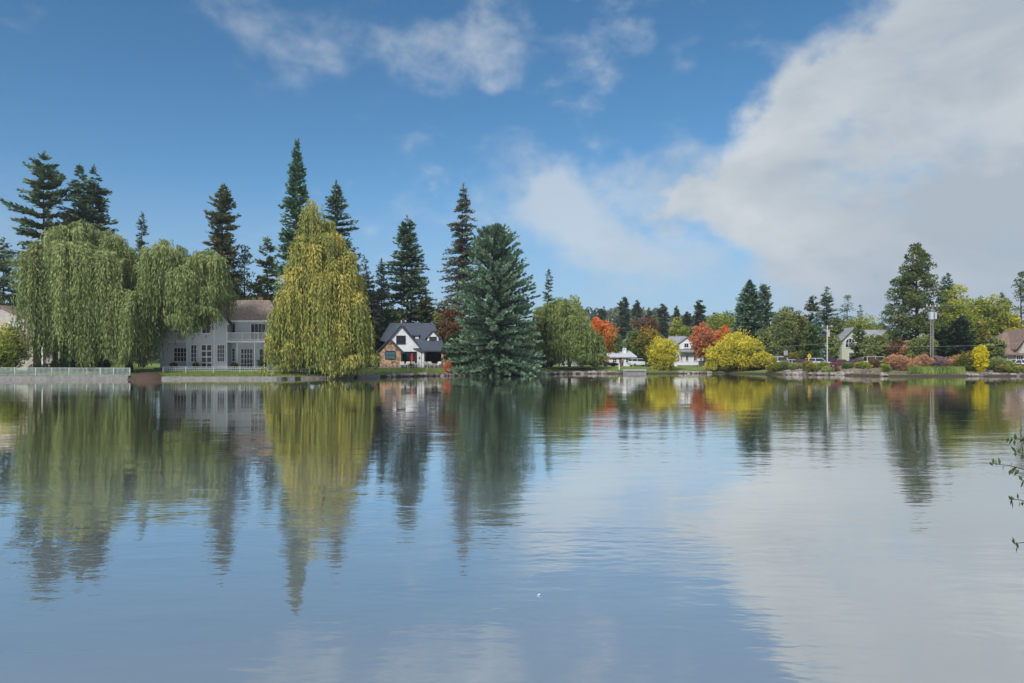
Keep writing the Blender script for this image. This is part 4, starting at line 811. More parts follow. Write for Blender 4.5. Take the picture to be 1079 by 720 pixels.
# brown roofed house at right
D = 124.0; X0, zg, fx, fz = local(1070, D)
H7 = empty('brown_roofed_house', (X0, D, zg), 0, 'low house with a broad tan brown roof at the right edge', 'house')
w = MB(); w.box(X(1052), X(1130), 0, 9, -.3, Z(372.5)); w.build('wall', M['beige'], H7)
r_ = MB(); r_.slab([(X(1047), -.8, Z(373)), (X(1134), -.8, Z(373)), (X(1120, D + 4), 4.5, fz(350.5, D + 4)), (X(1059, D + 4), 4.5, fz(350.5, D + 4))], .25); r_.slab([(X(1134), 9.8, Z(373)), (X(1047), 9.8, Z(373)), (X(1059, D + 4), 4.5, fz(350.5, D + 4)), (X(1120, D + 4), 4.5, fz(350.5, D + 4))], .25)
r_.slab([(X(1047), 9.8, Z(373)), (X(1047), -.8, Z(373)), (X(1059, D + 4), 4.5, fz(350.5, D + 4))], .25); r_.slab([(X(1134), -.8, Z(373)), (X(1134), 9.8, Z(373)), (X(1120, D + 4), 4.5, fz(350.5, D + 4))], .25)
cgx = X(1084); r_.slab([(cgx, -1, Z(346)), (X(1104), -1, Z(372)), (X(1104), 6, Z(372)), (cgx, 6, Z(346))][::-1], .25); r_.slab([(cgx, -1, Z(346)), (X(1066), -1, Z(368)), (X(1066), 6, Z(368)), (cgx, 6, Z(346))], .25); r_.build('roof', M['tanroof'], H7)
MB().prism([(X(1070), Z(374)), (X(1099), Z(374)), (cgx, Z(349))], -.6, 5).build('front_gable', M['beige'], H7)
framed('window', H7, X(1070), X(1078), Z(381), Z(374.5), 0, 3, 1); framed('window', H7, X(1056), X(1061), Z(381), Z(374.5), 0, 2, 1)

# ------------------------------------------------------------------ shore works: walls, rocks, mound, docks
def bank_wall(name, pa, pb, z1, th, m_, label, cat, off=-.42, z0=-.6, n_=8):
    mb = MB(); xs_ = np.linspace(pa, pb, n_)
    xm = PX((pa + pb) / 2, 95); base = (PX((pa + pb) / 2, shore(xm)), shore(xm), 0)
    e = empty(name, base, 0, label, cat); prev = None; vs = []
    for p in xs_:
        x = PX(p, 90); s = shore(PX(p, shore(x))); x = PX(p, s); y = s + off
        vs += [(x - base[0], y - base[1], z0), (x - base[0], y - base[1], z1), (x - base[0], y + th - base[1], z1), (x - base[0], y + th - base[1], z0)]
    fs = [(0, 1, 2, 3), (4 * n_ - 1, 4 * n_ - 2, 4 * n_ - 3, 4 * n_ - 4)]
    for i in range(n_ - 1):
        for k in range(4): fs.append((4 * i + k, 4 * (i + 1) + k, 4 * (i + 1) + (k + 1) % 4, 4 * i + (k + 1) % 4))
    mb.add(vs, fs).build('wall_face', m_, e, bevel=.02)
    return e
bank_wall('retaining_wall', -60, 137, .50, .8, M['concrete'], 'low pale concrete lake wall below the white railing at left', 'wall')
bank_wall('retaining_wall', 172, 312, .36, .9, M['concrete'], 'low pale stone lake wall in front of the two storey house', 'wall')
bank_wall('retaining_wall', 318, 372, .32, .8, M['rock'], 'dark low wall under the golden willow', 'wall')
e = bank_wall('lake_landing', 378, 399.5, .52, 1.6, M['concrete'], 'pale concrete landing left of the rocks below the cottage', 'landing', off=-1.0)
def rock_mesh(seed):
    import bmesh
    bm = bmesh.new(); bmesh.ops.create_icosphere(bm, subdivisions=2, radius=.5); rg = np.random.default_rng(seed); ph = rg.random(9) * 9; sc = (1.25, .95, .7)
    cut = [(norm(rg.normal(size=3)), .30 + .14 * rg.random()) for _ in range(7)]
    for v in bm.verts:
        p = np.array(v.co); 
        for n_, h_ in cut:
            dd_ = p @ n_
            if dd_ > h_: p = p - n_ * (dd_ - h_) * .85
        p = p * (1 + .07 * math.sin(p[0] * 9 + ph[0]) + .06 * math.sin(p[1] * 11 + ph[1])) * np.array(sc); v.co = p
    me = bpy.data.meshes.new('rock'); bm.to_mesh(me); bm.free(); me.materials.append(M['rock'] if seed % 3 else M['rockd']); return me
M['rockd'] = mat('dark wet rock', (.055, .045, .045), .8, .3, 3, .8, col2=(.15, .125, .12))
rocks = [rock_mesh(i) for i in range(7)]
rg = random.Random(4)
def rock_run(pa, pb, step, smin, smax, group, labels, toff=(.0, .5), zc=.12):
    p = pa
    while p < pb:
        s0 = shore(PX(p, 115)); x = PX(p, s0); s0 = shore(x); t = rg.uniform(*toff); sz = rg.uniform(smin, smax)
        y = s0 + t; o = bpy.data.objects.new('rock', rocks[rg.randrange(7)]); C.objects.link(o)
        zz = max(zc * sz, float(np.interp(t, TT, ZZ)) - .05 * sz if t > .1 else zc * sz); o.location = (x, y, zz); o.scale = (sz, sz * rg.uniform(.8, 1.1), sz * rg.uniform(.75, 1.1)); o.rotation_euler = (rg.uniform(-.2, .2), rg.uniform(-.2, .2), rg.uniform(0, 6.28))
        big = sz > (smin + smax) / 2
        tag(o, labels[0] if big else labels[1], 'rock', group); p += step * rg.uniform(.5, .95) * sz
rock_run(400, 520, 6.2, .7, 1.15, 'rocks edging the water below the cottage lawn', ['larger rock in the dark stone edging below the cottage lawn', 'smaller rock in the dark stone edging below the cottage lawn'])
rock_run(556, 654, 5.0, .8, 1.25, 'rocks edging the lawn near the small willow', ['larger rock edging the lawn left of the grey dock', 'smaller rock edging the lawn left of the grey dock'])
rock_run(718, 752, 5.0, .8, 1.2, 'rocks below the white lakeside house', ['larger rock at the water between the yellow bushes', 'smaller rock at the water between the yellow bushes'])
rock_run(803, 936, 6.5, .5, 1.3, 'boulders on the stony right bank', ['big boulder at the water on the stony bank left of the russet shrubs', 'small rock at the water on the stony bank left of the russet shrubs'])
rock_run(836, 936, 7.5, .5, 1.5, 'boulders higher on the stony right bank', ['big boulder higher up the stony bank below the road', 'small rock higher up the stony bank below the road'], toff=(1.2, 5.0))
rock_run(1020, 1085, 6.5, .5, 1.0, 'rocks at the far right of the bank', ['larger rock at the water right of the reeds', 'smaller rock at the water right of the reeds'])
rock_run(1050, 1085, 7.5, .5, 1.2, 'rocks higher at the far right of the bank', ['larger rock on the slope under the car at the right', 'smaller rock on the slope under the car at the right'], toff=(1.2, 4))
# mulch mound under the willow
mb = MB(); nn = 14; mm = 8; vs = []; fs = []
for i in range(nn + 1):
    for j in range(mm + 1):
        u = i / nn * 2 - 1; v = j / mm * 2 - 1; r2 = min(1, math.hypot(u, v)); vs.append((u * 2.6 , v * 1.7, 1.0 * (1 - r2 ** 2) ** .8 - .15 + .08 * math.sin(i * 1.9 + j * 2.7) * (1 - r2)))
for i in range(nn):
    for j in range(mm): a = i * (mm + 1) + j; fs.append((a, a + mm + 1, a + mm + 2, a + 1))
x = PX(155, 87.8); o = mb.add(vs, fs).build('mulch_mound', M['mulch'], None, smooth=True, loc=(x, 88.0, .05)); tag(o, 'rust red mound of bark mulch at the water under the willow', 'mound')
# grey dock by the yellow bush
x0_, x1_ = PX(655, 128), PX(679, 128); e = empty('dock', ((x0_ + x1_) / 2, 127.6, 0), 0, 'pale grey boat dock with steps at the water left of the yellow bush', 'dock'); hw_ = (x1_ - x0_) / 2
MB().box(-hw_, hw_, -1.5, 1.2, .62, .78).build('deck', mat('grey deck', (.30, .31, .33), .8, .1, 3), e); MB().box(-hw_ + .1, hw_ - .1, -1.25, 1.1, -.5, .60).build('face', mat('grey boards', (.22, .23, .25), .8, .1, 3, stretch=(.3, .3, 4)), e)
for k_ in range(2): MB().box(-hw_ + .2, hw_ - .2, -2.0 - .3 * k_ + .2, -1.52 - .3 * k_ + .2, .2 - .2 * k_, .42 - .2 * k_).build('step', M['concrete'], e)
for s in (-1, 1): MB().box(s * (hw_ - .1) - .06, s * (hw_ - .1) + .06, -1.6, -1.48, -.8, .85).build('post', MATS['grey boards'], e)

# ------------------------------------------------------------------ railings and fences
PW = mat('weathered white rail paint', (.33, .36, .37), .7, .1, 3)
def railing(name, pts_px, d, h, label, balus, infill, cat='railing', rails=(1.0,), zoff=0):
    """posts at the px of pts_px along the bank at depth d(px)"""
    P_ = []
    for p in pts_px:
        dd_ = d(p) if callable(d) else d; x = PX(p, dd_); P_.append((x, dd_, ground(x, dd_) + zoff))
    b0 = P_[len(P_) // 2]; e = empty(name, b0, 0, label, cat)
    L_ = [(a - b0[0], b - b0[1], c - b0[2]) for a, b, c in P_]
    for (x, y, z) in L_: MB().box(x - .06, x + .06, y - .06, y + .06, z - .2, z + h + .05).build('post', PW, e)
    r2 = MB()
    for a, b in zip(L_, L_[1:]):
        for rr in rails: r2.tube([(a[0], a[1], a[2] + h * rr), (b[0], b[1], b[2] + h * rr)], .035, 4)
    r2.build('rail', PW, e)
    if balus:
        r3 = MB()
        for a, b in zip(L_, L_[1:]):
            n_ = int(abs(b[0] - a[0]) / balus)
            for i in range(1, n_):
                t = i / n_; x = a[0] + (b[0] - a[0]) * t; y = a[1] + (b[1] - a[1]) * t; z = a[2] + (b[2] - a[2]) * t
                r3.box(x - .018, x + .018, y - .018, y + .018, z + .08, z + h * .98)
        r3.build('balusters', infill, e)
    return e
tl = mat('pale teal painted metal', (.42, .50, .50), .5, .05, 3)
railing('white_railing', [-30, -5, 16, 38, 55, 73, 92, 106, 120, 137], 88.6, 1.02, 'white waterside railing with pale teal balusters at the left', .15, tl, rails=(1.0, .08))
railing('garden_fence', [172, 196, 225, 253, 279, 303, 326], lambda p: 92.5, .80, 'low white fence on the lawn before the two storey house', .28, PW, 'fence', rails=(1.0, .75, .45))
railing('wire_fence', [380, 392, 410, 430, 450, 470, 486, 500, 514], lambda p: shore(PX(p, 105)) + 3.0, .95, 'thin wire fence with slim white posts across the cottage lawn', 0, tl, 'fence', rails=(.98,))

# ------------------------------------------------------------------ poles, lamps, signs, wires
d_ = 119.0; x = PX(871.7, d_); zg = ground(x, d_)
e = empty('utility_pole', (x, d_, zg), 0, 'thin pale utility pole beside the dark car on the lakeside road', 'pole')
hh = PZ(343.5, d_) - zg; MB().tube([(0, 0, -.3), (0, 0, hh * .45), (0, 0, hh)], [.13, .11, .09], 8).build('pole', mat('pale pole', (.36, .33, .32), .8, .1, 4), e)
MB().tube([(.28, 0, hh - 1.9), (.28, 0, hh - .7)], [.2, .2], 8).build('transformer', M['metal'], e); MB().box(-.9, .9, -.06, .06, hh - .25, hh - .12).build('crossarm', M['wood'], e)
for s in (-.8, 0, .8): MB().tube([(s, 0, hh - .12), (s, 0, hh + .08)], .05, 6).build('insulator', M['white'], e)
wz = PZ(361.8, d_) 
d2 = 114.0; x2 = PX(983, d2); zg2 = ground(x2, d2)
e = empty('utility_pole', (x2, d2, zg2), 0, 'tall brown utility pole carrying a pale box transformer, by the large ponderosa', 'pole')
hh2 = PZ(321.5, d2) - zg2; MB().tube([(0, 0, -.3), (0, 0, hh2 * .5), (0, 0, hh2)], [.15, .13, .10], 8).build('pole', M['wood'], e)
MB().tube([(-.45, -.1, 0), (-.40, -.1, hh2 - 2.4)], .06, 8).build('conduit', mat('grey lilac conduit', (.22, .21, .24), .7, .08, 4), e)
z1, z2 = PZ(337, d2) - zg2, PZ(329, d2) - zg2
MB().box(-.70, -.18, -.5, .12, z1, z2).build('transformer', mat('pale grey box', (.30, .34, .39), .6, .05, 3), e, bevel=.05); MB().box(.16, .42, -.4, .1, z1 + .05, z2 - .05).build('switch_box', MATS['pale grey box'], e, bevel=.03); MB().box(-1.1, 1.1, -.07, .07, hh2 - .35, hh2 - .2).build('crossarm', M['wood'], e)
for s in (-1, -.4, .4, 1): MB().tube([(s, 0, hh2 - .2), (s, 0, hh2 + .05)], .06, 6).build('insulator', M['white'], e)
wm = mat('grey cable', (.30, .32, .32), .6, .05, 3)
def wire(a, b, sag, label, r=.012):
    a = np.array(a); b = np.array(b); pts = [a + (b - a) * t + np.array([0, 0, -4 * sag * t * (1 - t)]) for t in np.linspace(0, 1, 13)]
    o = MB().tube([p - a for p in pts], r, 4).build('overhead_wire', wm, None, loc=tuple(a)); tag(o, label, 'wire', 'overhead wires along the road'); return o
wire((PX(735, 150), 150, PZ(360, 150)), (x, d_, wz), .8, 'overhead wire running from the thin pole left behind the yellow bushes')
wire((x, d_, wz), (PX(1130, 112), 112, PZ(357, 112)), .9, 'long overhead wire running right from the thin pole past the cream house')
wire((x2, d2, zg2 + hh2), (PX(1140, 120), 120, PZ(316, 120)), .5, 'upper overhead wire leaving the tall brown pole to the right')
d3 = 137; x3 = PX(743.5, d3); z3 = ground(x3, d3); h3 = PZ(352.2, d3) - z3
e = empty('street_lamp', (x3, d3, z3), 0, 'dark twin arm street lamp in front of the coral red maple', 'street lamp')
MB().tube([(0, 0, 0), (0, 0, .5), (0, 0, h3)], [.16, .08, .06], 8).build('pole', M['black'], e); MB().box(-.8, .8, -.04, .04, h3 - .1, h3).build('arm', M['black'], e)
for s in (-1, 1): MB().tube([(s * .75, 0, h3 - .45), (s * .75, 0, h3 - .12)], [.2, .08], 8).build('lamp_head', M['black'], e)
MB().box(-.28, .28, -.28, .28, -.15, .5).build('base', M['metal'], e)
# crossing sign
d4 = 121.0; x4 = PX(852.8, d4); z4 = ground(x4, d4); c4 = PZ(375.4, d4) - z4
e = empty('crossing_sign', (x4, d4, z4), 0, 'yellow diamond pedestrian crossing sign with a black walking figure', 'sign')
MB().tube([(0, .06, -.2), (0, .06, c4 + .3)], .035, 6).build('post', M['metal'], e)
k_ = .40; MB().prism([(0, c4 - k_ - .1), (k_, c4), (0, c4 + k_ + .1), (-k_, c4)], -.02, .02).build('sign_plate', M['yellow'], e)
f = MB(); 
def bar(x0, z0, x1, z1, w_): 
    dx, dz = x1 - x0, z1 - z0; l = math.hypot(dx, dz); nx_, nz_ = -dz / l * w_ / 2, dx / l * w_ / 2
    f.prism([(x0 - nx_, c4 + z0 - nz_), (x0 + nx_, c4 + z0 + nz_), (x1 + nx_, c4 + z1 + nz_), (x1 - nx_, c4 + z1 - nz_)][::-1], -.032, -.024)
bar(0, .0, .02, .17, .10); bar(0, .02, -.12, -.24, .055); bar(.01, .02, .10, -.24, .055); bar(.02, .15, -.12, .02, .04); bar(.02, .15, .13, .05, .04); bar(.0, .20, .06, .28, .08)
f.build('walking_figure', M['black'], e)
d5 = 122.0; x5 = PX(828, d5); z5 = ground(x5, d5); c5 = PZ(372, d5) - z5
e = empty('sign_board', (x5, d5, z5), 0, 'small grey sign board on a dark post at the roadside', 'sign')
MB().tube([(0, .05, -.2), (0, .05, c5)], .05, 6).build('post', M['black'], e); MB().box(-.36, .36, -.04, .03, c5 - .45, c5 + .4).build('board', M['metal'], e, bevel=.02); MB().box(-.30, .12, -.02, .04, c5 - 1.1, c5 - .5).build('lower_board', M['black'], e)

# ------------------------------------------------------------------ road and cars
mb = MB(); n_ = 40; vs = []; fs = []
for i in range(n_ + 1):
    x = 40 + i * 3.0; s = shore(x) if shore(x) < 117 else 117
    y = max(122.5, 122.5) + (6 if x < 50 else 0) * (50 - x) / 10; vs += [(x, y, 1.206), (x, y + 6.5, 1.206)]
for i in range(n_): fs.append((2 * i, 2 * i + 2, 2 * i + 3, 2 * i + 1))
o = mb.add(vs, fs).build('road', M['asphalt'], None); tag(o, 'asphalt lakeside road', None, kind='structure')
def car(kind, px_, d_, col, rz_, label, group='cars by the lake', name='parked_car'):
    x = PX(px_, d_); z = ground(x, d_); e = empty(name, (x, d_, z + .01), rz_, label, 'car', group)
    Lc, Wc = 4.5, 1.75
    if kind == 'suv': low = [(-2.25, .32), (2.25, .32), (2.28, .75), (2.1, .98), (1.2, 1.06), (-2.2, 1.15), (-2.28, .7)]; cab = [(-2.15, 1.05), (1.15, 1.05), (.55, 1.66), (-1.9, 1.70)]
    elif kind == 'van': low = [(-2.3, .32), (2.3, .32), (2.32, .8), (2.1, 1.1), (1.6, 1.2), (-2.25, 1.2), (-2.3, .7)]; cab = [(-2.25, 1.18), (1.6, 1.18), (.95, 1.95), (-2.1, 1.98)]
    else: low = [(-2.25, .28), (2.25, .28), (2.26, .6), (2.1, .80), (1.1, .90), (-1.6, .92), (-2.2, .88), (-2.28, .6)]; cab = [(-1.65, .9), (1.05, .88), (.35, 1.40), (-.95, 1.42)]
    pm = mat('car paint ' + label[:14], col, .3, .03, 1, spec=.6)
    body = MB().prism(low, -Wc / 2, Wc / 2).build('body', pm, e, bevel=.08)
    cb = MB(); n_ = len(cab); top = [(a, b) for a, b in cab]
    ins = [0 if i < 2 else .2 for i in range(n_)]
    vs = [(a, -Wc / 2 + .06 + ins[i], b) for i, (a, b) in enumerate(top)] + [(a, Wc / 2 - .06 - ins[i], b) for i, (a, b) in enumerate(top)]
    fs = [(0, 1, 2, 3), (7, 6, 5, 4)] + [(i, i + 4, (i + 1) % 4 + 4, (i + 1) % 4) for i in range(4)]
    cb.add(vs, fs).build('windows', M['glass'], e, bevel=.04)
    zt = cab[2][1]; MB().box(cab[3][0] - .02, cab[2][0] + .02, -Wc / 2 + .24, Wc / 2 - .24, zt - .03, zt + .05).build('roof', pm, e, bevel=.03)
    p_ = MB()
    for s in (-1, 1):
        for xx, tilt in ((cab[3][0], 0), ((cab[2][0] + cab[3][0]) / 2, 0), (cab[2][0], 1)):
            p_.tube([(xx + (.62 if tilt else -.1), s * (Wc / 2 - .07), cab[0][1] - .02), (xx, s * (Wc / 2 - .27), zt)], .05, 4)
    p_.build('pillars', pm, e)
    for sx_ in (-1.4, 1.4):
        for s in (-1, 1):
            wh = empty('wheel', (sx_, s * (Wc / 2 - .08), .33)); wh.parent = e
            MB().tube([(0, -.11, 0), (0, .11, 0)], .33, 14).build('tyre', M['tyre'], wh); MB().tube([(0, -.12, 0), (0, .12, 0)], .19, 10).build('rim', M['metal'], wh)
    for s in (-1, 1):
        MB().box(2.18, 2.29, s * .62 - .2, s * .62 + .2, .58, .74).build('headlight', M['white'], e); MB().box(-2.31, -2.2, s * .66 - .14, s * .66 + .14, .62, .82).build('tail_light', M['redcloth'], e)
    return e
mar = (.13, .012, .03)
car('sedan', 619.5, 147, mar, 0, 'left maroon car parked on the lawn below the orange maple'); car('sedan', 631, 147.5, (.17, .014, .035), math.pi, 'right maroon car parked before the low white house')
car('suv', 673, 150, (.62, .64, .68), .3, 'white car parked behind the grey dock')
car('van', 821.5, 131, (.62, .64, .66), 0, 'white van on the road behind the small grey sign'); car('sedan', 834, 130, (.5, .52, .56), .2, 'silver car between the white van and the brown car')
car('sedan', 843, 125, (.14, .07, .065), math.pi, 'brown car left of the bright blue car'); car('sedan', 850.5, 130.5, (.03, .16, .60), .1, 'bright blue car under the yellow crossing sign')
car('suv', 861.5, 126, (.55, .63, .72), 0, 'pale blue white car left of the thin utility pole'); car('van', 872, 130.2, (.018, .02, .035), 0, 'black van directly behind the thin utility pole')
car('sedan', 883.5, 123.6, (.13, .018, .028), math.pi, 'dark red car just right of the thin utility pole'); car('sedan', 903, 124, (.15, .02, .03), 0, 'dark red car partly hidden below the narrow evergreen')
car('suv', 914, 129.8, (.30, .29, .27), 0, 'grey car behind the low brown shrub'); car('van', 924, 126, (.50, .49, .45), 0, 'pale beige van left of the lime green shrub'); car('sedan', 1071, 115.5, (.66, .70, .75), math.pi, 'white car parked before the brown roofed house')
for i, (px_, lab) in enumerate([(897.5, 'pale gate pillar below the arched window'), (913, 'pale gate pillar right of the narrow evergreen')]):
    x = PX(px_, 133); e = empty('gate_pillar', (x, 133, ground(x, 133)), 0, lab, 'pillar', 'pillars of the cream house'); MB().box(-.35, .35, -.35, .35, -.2, 2.0 if i == 0 else 1.5).build('shaft', M['cream'], e); MB().box(-.42, .42, -.42, .42, 2.0 if i == 0 else 1.5, 2.14 if i == 0 else 1.64).build('cap', M['white'], e)

# ------------------------------------------------------------------ the standing person by the low white house
d6 = 140.0; x6 = PX(656, d6); z6 = ground(x6, d6)
pe = empty('person', (x6, d6, z6), .3, 'person in a slate blue jacket standing on the lawn before the low white house', 'person')
def skinned(name, verts, edges, rad, m_, parent, root=0, sub=2):
    me = bpy.data.meshes.new(name); me.from_pydata(verts, edges, []); o = link(name, me, m_, parent)
    o.modifiers.new('skin', 'SKIN').use_smooth_shade = True
    sk = me.skin_vertices[0] if me.skin_vertices else None
    if sk is None:
        bpy.context.view_layer.objects.active = o; bpy.ops.mesh.customdata_skin_add(); sk = me.skin_vertices[0]
    for i, r in enumerate(rad): sk.data[i].radius = (r, r * .85)
    sk.data[root].use_root = True
    s = o.modifiers.new('sub', 'SUBSURF'); s.levels = sub; s.render_levels = sub
    return o
J = [(0, 0, .95), (0, 0, 1.15), (0, 0, 1.38), (0, 0, 1.50), (0, -.02, 1.60), (0, -.02, 1.72), (.19, 0, 1.40), (.27, -.03, 1.12), (.25, -.15, .88), (.24, -.2, .80), (-.19, 0, 1.40), (-.27, -.03, 1.12), (-.25, -.12, .88), (-.24, -.16, .80),
     (.10, 0, .90), (.12, -.02, .50), (.12, .02, .09), (.13, -.14, .04), (-.10, 0, .90), (-.12, .02, .50), (-.12, .06, .09), (-.13, -.10, .04)]
E = [(0, 1), (1, 2), (2, 3), (3, 4), (4, 5), (2, 6), (6, 7), (7, 8), (8, 9), (2, 10), (10, 11), (11, 12), (12, 13), (0, 14), (14, 15), (15, 16), (16, 17), (0, 18), (18, 19), (19, 20), (20, 21)]
rd = [.14, .13, .15, .06, .09, .095, .07, .05, .038, .035, .07, .05, .038, .035, .09, .065, .045, .04, .09, .065, .045, .04]
skinned('body', J, E, rd, M['skin'], pe)
skinned('jacket', [J[0], J[1], J[2], J[6], J[7], J[8], J[10], J[11], J[12]], [(0, 1), (1, 2), (2, 3), (3, 4), (4, 5), (2, 6), (6, 7), (7, 8)], [.175, .165, .18, .09, .07, .058, .09, .07, .058], M['coat'], pe)
skinned('trousers', [J[0], J[14], J[15], J[16], J[18], J[19], J[20]], [(0, 1), (1, 2), (2, 3), (0, 4), (4, 5), (5, 6)], [.155, .11, .085, .07, .11, .085, .07], M['jeans'], pe)
skinned('hair', [(0, .03, 1.66), (0, .02, 1.75)], [(0, 1)], [.085, .095], M['hair'], pe)
x = PX(652.5, 131); e = empty('mooring_post', (x, 131, ground(x, 131)), 0, 'short white post on the lawn edge beside the grey dock', 'post')
MB().tube([(0, 0, -.2), (0, 0, 1.15)], [.13, .12], 8).build('shaft', M['white'], e); MB().tube([(0, 0, 1.15), (0, 0, 1.22)], [.16, .10], 8).build('cap', M['concrete'], e)

# ------------------------------------------------------------------ overhanging branch at the right (shrub on the near bank)
e = empty('overhanging_shrub', (3.35, 1.85, .5), 0, 'leafy twigs reaching over the water from the right edge', 'shrub')
b0 = np.array((3.35, 1.85, .5)); tw = MB(); rng = np.random.default_rng(21); Pl = []; Al = []
def at(px_, py_, d_): return np.array((PX(px_, d_), d_, PZ(py_, d_)))
tips = [((1047, 489, 3.1), (1080, 495, 3.0), [.0, .25, .6, .8, 1]), ((1066, 526, 3.0), (1085, 531, 2.95), [.0, .3, .6, .9]), ((1068, 573, 2.9), (1092, 573, 2.9), [.0, .12]), ((1064, 461, 3.2), (1086, 468, 3.1), [.05, .3, .5, .8, 1]), ((1070, 476, 3.1), (1088, 482, 3.0), [.0, .3, .6, .9]), ((1076, 506, 3.0), (1090, 515, 3.0), [.1, .4, .8]),
        ((1100, 440, 3.2), (1120, 470, 3.0), [.1, .4, .7, .9]), ((1098, 540, 3.0), (1125, 530, 2.9), [.1, .4, .7, .9]), ((1110, 600, 2.8), (1135, 585, 2.8), [.1, .4, .7])]
hub = at(1150, 540, 2.6)
for tp, md, ls in tips:
    a = at(*tp); m_ = at(*md); tw.tube([a - b0, (a + m_) / 2 - b0 + (0, 0, .006), m_ - b0, (m_ + hub) / 2 - b0 + (0, 0, .03), hub - b0], [.0012, .0018, .0025, .004, .006], 5)
    for s in ls:
        c = a + (m_ - a) * s
        for k_ in range(3):
            Pl.append(c - b0 + rng.normal(0, .006, 3)); Al.append(np.array([-.5 + .9 * rng.random(), rng.normal(0, .4), rng.choice([-.9, .55])]))
tw.tube([(0, 0, -.1), (-.15, .2, .6), tuple(hub - b0)], [.02, .014, .006], 6); tw.tube([(0, 0, -.1), (.3, .1, .7), (.5, .2, 1.5)], [.02, .012, .004], 6)
for k_ in range(60):
    c = np.array((.3, .1, .7)) * rng.random() + np.array((.25, .1, .8)) * rng.random(); Pl.append(c + rng.normal(0, .05, 3)); Al.append(rng.normal(size=3))
tw.build('stem', BARK, e)
Pl = np.array(Pl); Al = np.array(Al); V = leaves(Pl, Al, rng.uniform(.022, .040, len(Pl)), np.full(len(Pl), .014), rng)
link('leaves', quads_mesh('leaves', V, rng.random(len(Pl)) * .5), foliage('near twig leaves', [(.03, .05, .02), (.07, .10, .035), (.12, .15, .05)], .3), e)

# a few things afloat
for i, (px_, py_, c_, lab) in enumerate([(566, 628, 'white paint', 'small white feather floating in the middle of the near water')]):
    d_ = EYE * F / (py_ - HOR); q_ = [(a * .3, b * .4, c) for a, b, c in [(0, 0, .006), (.035, .012, .010), (.075, .014, .012), (.11, 0, .02), (.075, -.016, .011), (.035, -.014, .010)]]
    k_ = MB().add(q_ + [(a, b, c - .004) for a, b, c in q_], [(0, 1, 2, 3, 4, 5), (11, 10, 9, 8, 7, 6)] + [(j, j + 6, (j + 1) % 6 + 6, (j + 1) % 6) for j in range(6)]).build('feather' if i == 0 else 'leaf', MATS[c_], None, loc=(PX(px_, d_), d_, .0)); k_.rotation_euler = (0, 0, i * 1.3 + .4); tag(k_, lab, 'feather' if i == 0 else 'leaf')

# ------------------------------------------------------------------ haze
Lh = MB().box(-900, 900, -60, 900, -3.5, 62).build('haze', None, None)
hm = bpy.data.materials.new('haze'); hm.use_nodes = True; nt = hm.node_tree; nt.nodes.clear(); out = nt.nodes.new('ShaderNodeOutputMaterial'); pv = nt.nodes.new('ShaderNodeVolumePrincipled')
pv.inputs['Color'].default_value = (.80, .88, 1, 1); pv.inputs['Density'].default_value = .00022; pv.inputs['Anisotropy'].default_value = .2; nt.links.new(pv.outputs[0], out.inputs['Volume'])
Lh.data.materials.append(hm); tag(Lh, kind='stuff', label='thin bluish autumn air over the lake', cat='haze')

# ------------------------------------------------------------------ sky, sun, camera
SUN_EL, SUN_AZ = 38, 205     # degrees; azimuth clockwise from +Y: behind the camera, a little to the left
w = bpy.data.worlds.new('World'); bpy.context.scene.world = w; w.use_nodes = True; nt = w.node_tree; N = nt.nodes; L = nt.links
bg = N['Background']; STR = .10; bg.inputs['Strength'].default_value = STR
sky = N.new('ShaderNodeTexSky'); sky.sky_type = 'NISHITA'; sky.sun_disc = False; sky.sun_elevation = R(SUN_EL); sky.sun_rotation = R(SUN_AZ); sky.air_density = 1.0; sky.dust_density = .6; sky.ozone_density = 2.5; sky.altitude = 1100
tc = N.new('ShaderNodeTexCoord'); DIR = tc.outputs['Generated']
sp = N.new('ShaderNodeSeparateXYZ'); L.new(DIR, sp.inputs[0])
az = mth('ARCTAN2', sp.outputs[0], sp.outputs[1]); el = mth('ARCSINE', sp.outputs[2])
def wnoise(sc, det, sz=1.0, dist=0.0, off=(0, 0, 0)):
    mp = N.new('ShaderNodeMapping'); mp.inputs['Scale'].default_value = (1, 1, sz); mp.inputs['Location'].default_value = off; L.new(DIR, mp.inputs[0])
    z = N.new('ShaderNodeTexNoise'); z.inputs['Scale'].default_value = sc; z.inputs['Detail'].default_value = det; z.inputs['Roughness'].default_value = .55; z.inputs['Distortion'].default_value = dist; L.new(mp.outputs[0], z.inputs['Vector']); return z.outputs[0]
def A(px_): return math.atan((px_ - 539.5) / F)
def EL(px_, py_): return math.atan((HOR - py_) / math.hypot(F, px_ - 539.5))
wa = mth('MULTIPLY_ADD', mth('SUBTRACT', wnoise(6, 8), .5), .26, az); we = mth('MULTIPLY_ADD', mth('SUBTRACT', wnoise(6, 8, off=(7, 3, 1)), .5), .20, el)
def blob(cx, cy, rx, ry, amp, rot=0):
    a0 = A(cx); e0 = EL(cx, cy); ra = rx / F * math.cos(a0) ** 2; re = ry / F * math.cos(a0)
    u = mth('SUBTRACT', wa, a0); v = mth('SUBTRACT', we, e0); c, s = math.cos(R(rot)), math.sin(R(rot))
    uu = mth('DIVIDE', mth('ADD', mth('MULTIPLY', u, c), mth('MULTIPLY', v, s)), ra); vv = mth('DIVIDE', mth('SUBTRACT', mth('MULTIPLY', v, c), mth('MULTIPLY', u, s)), re)
    r2 = mth('ADD', mth('MULTIPLY', uu, uu), mth('MULTIPLY', vv, vv)); return mth('MULTIPLY', mth('EXPONENT', mth('MULTIPLY', r2, -1.0)), amp)
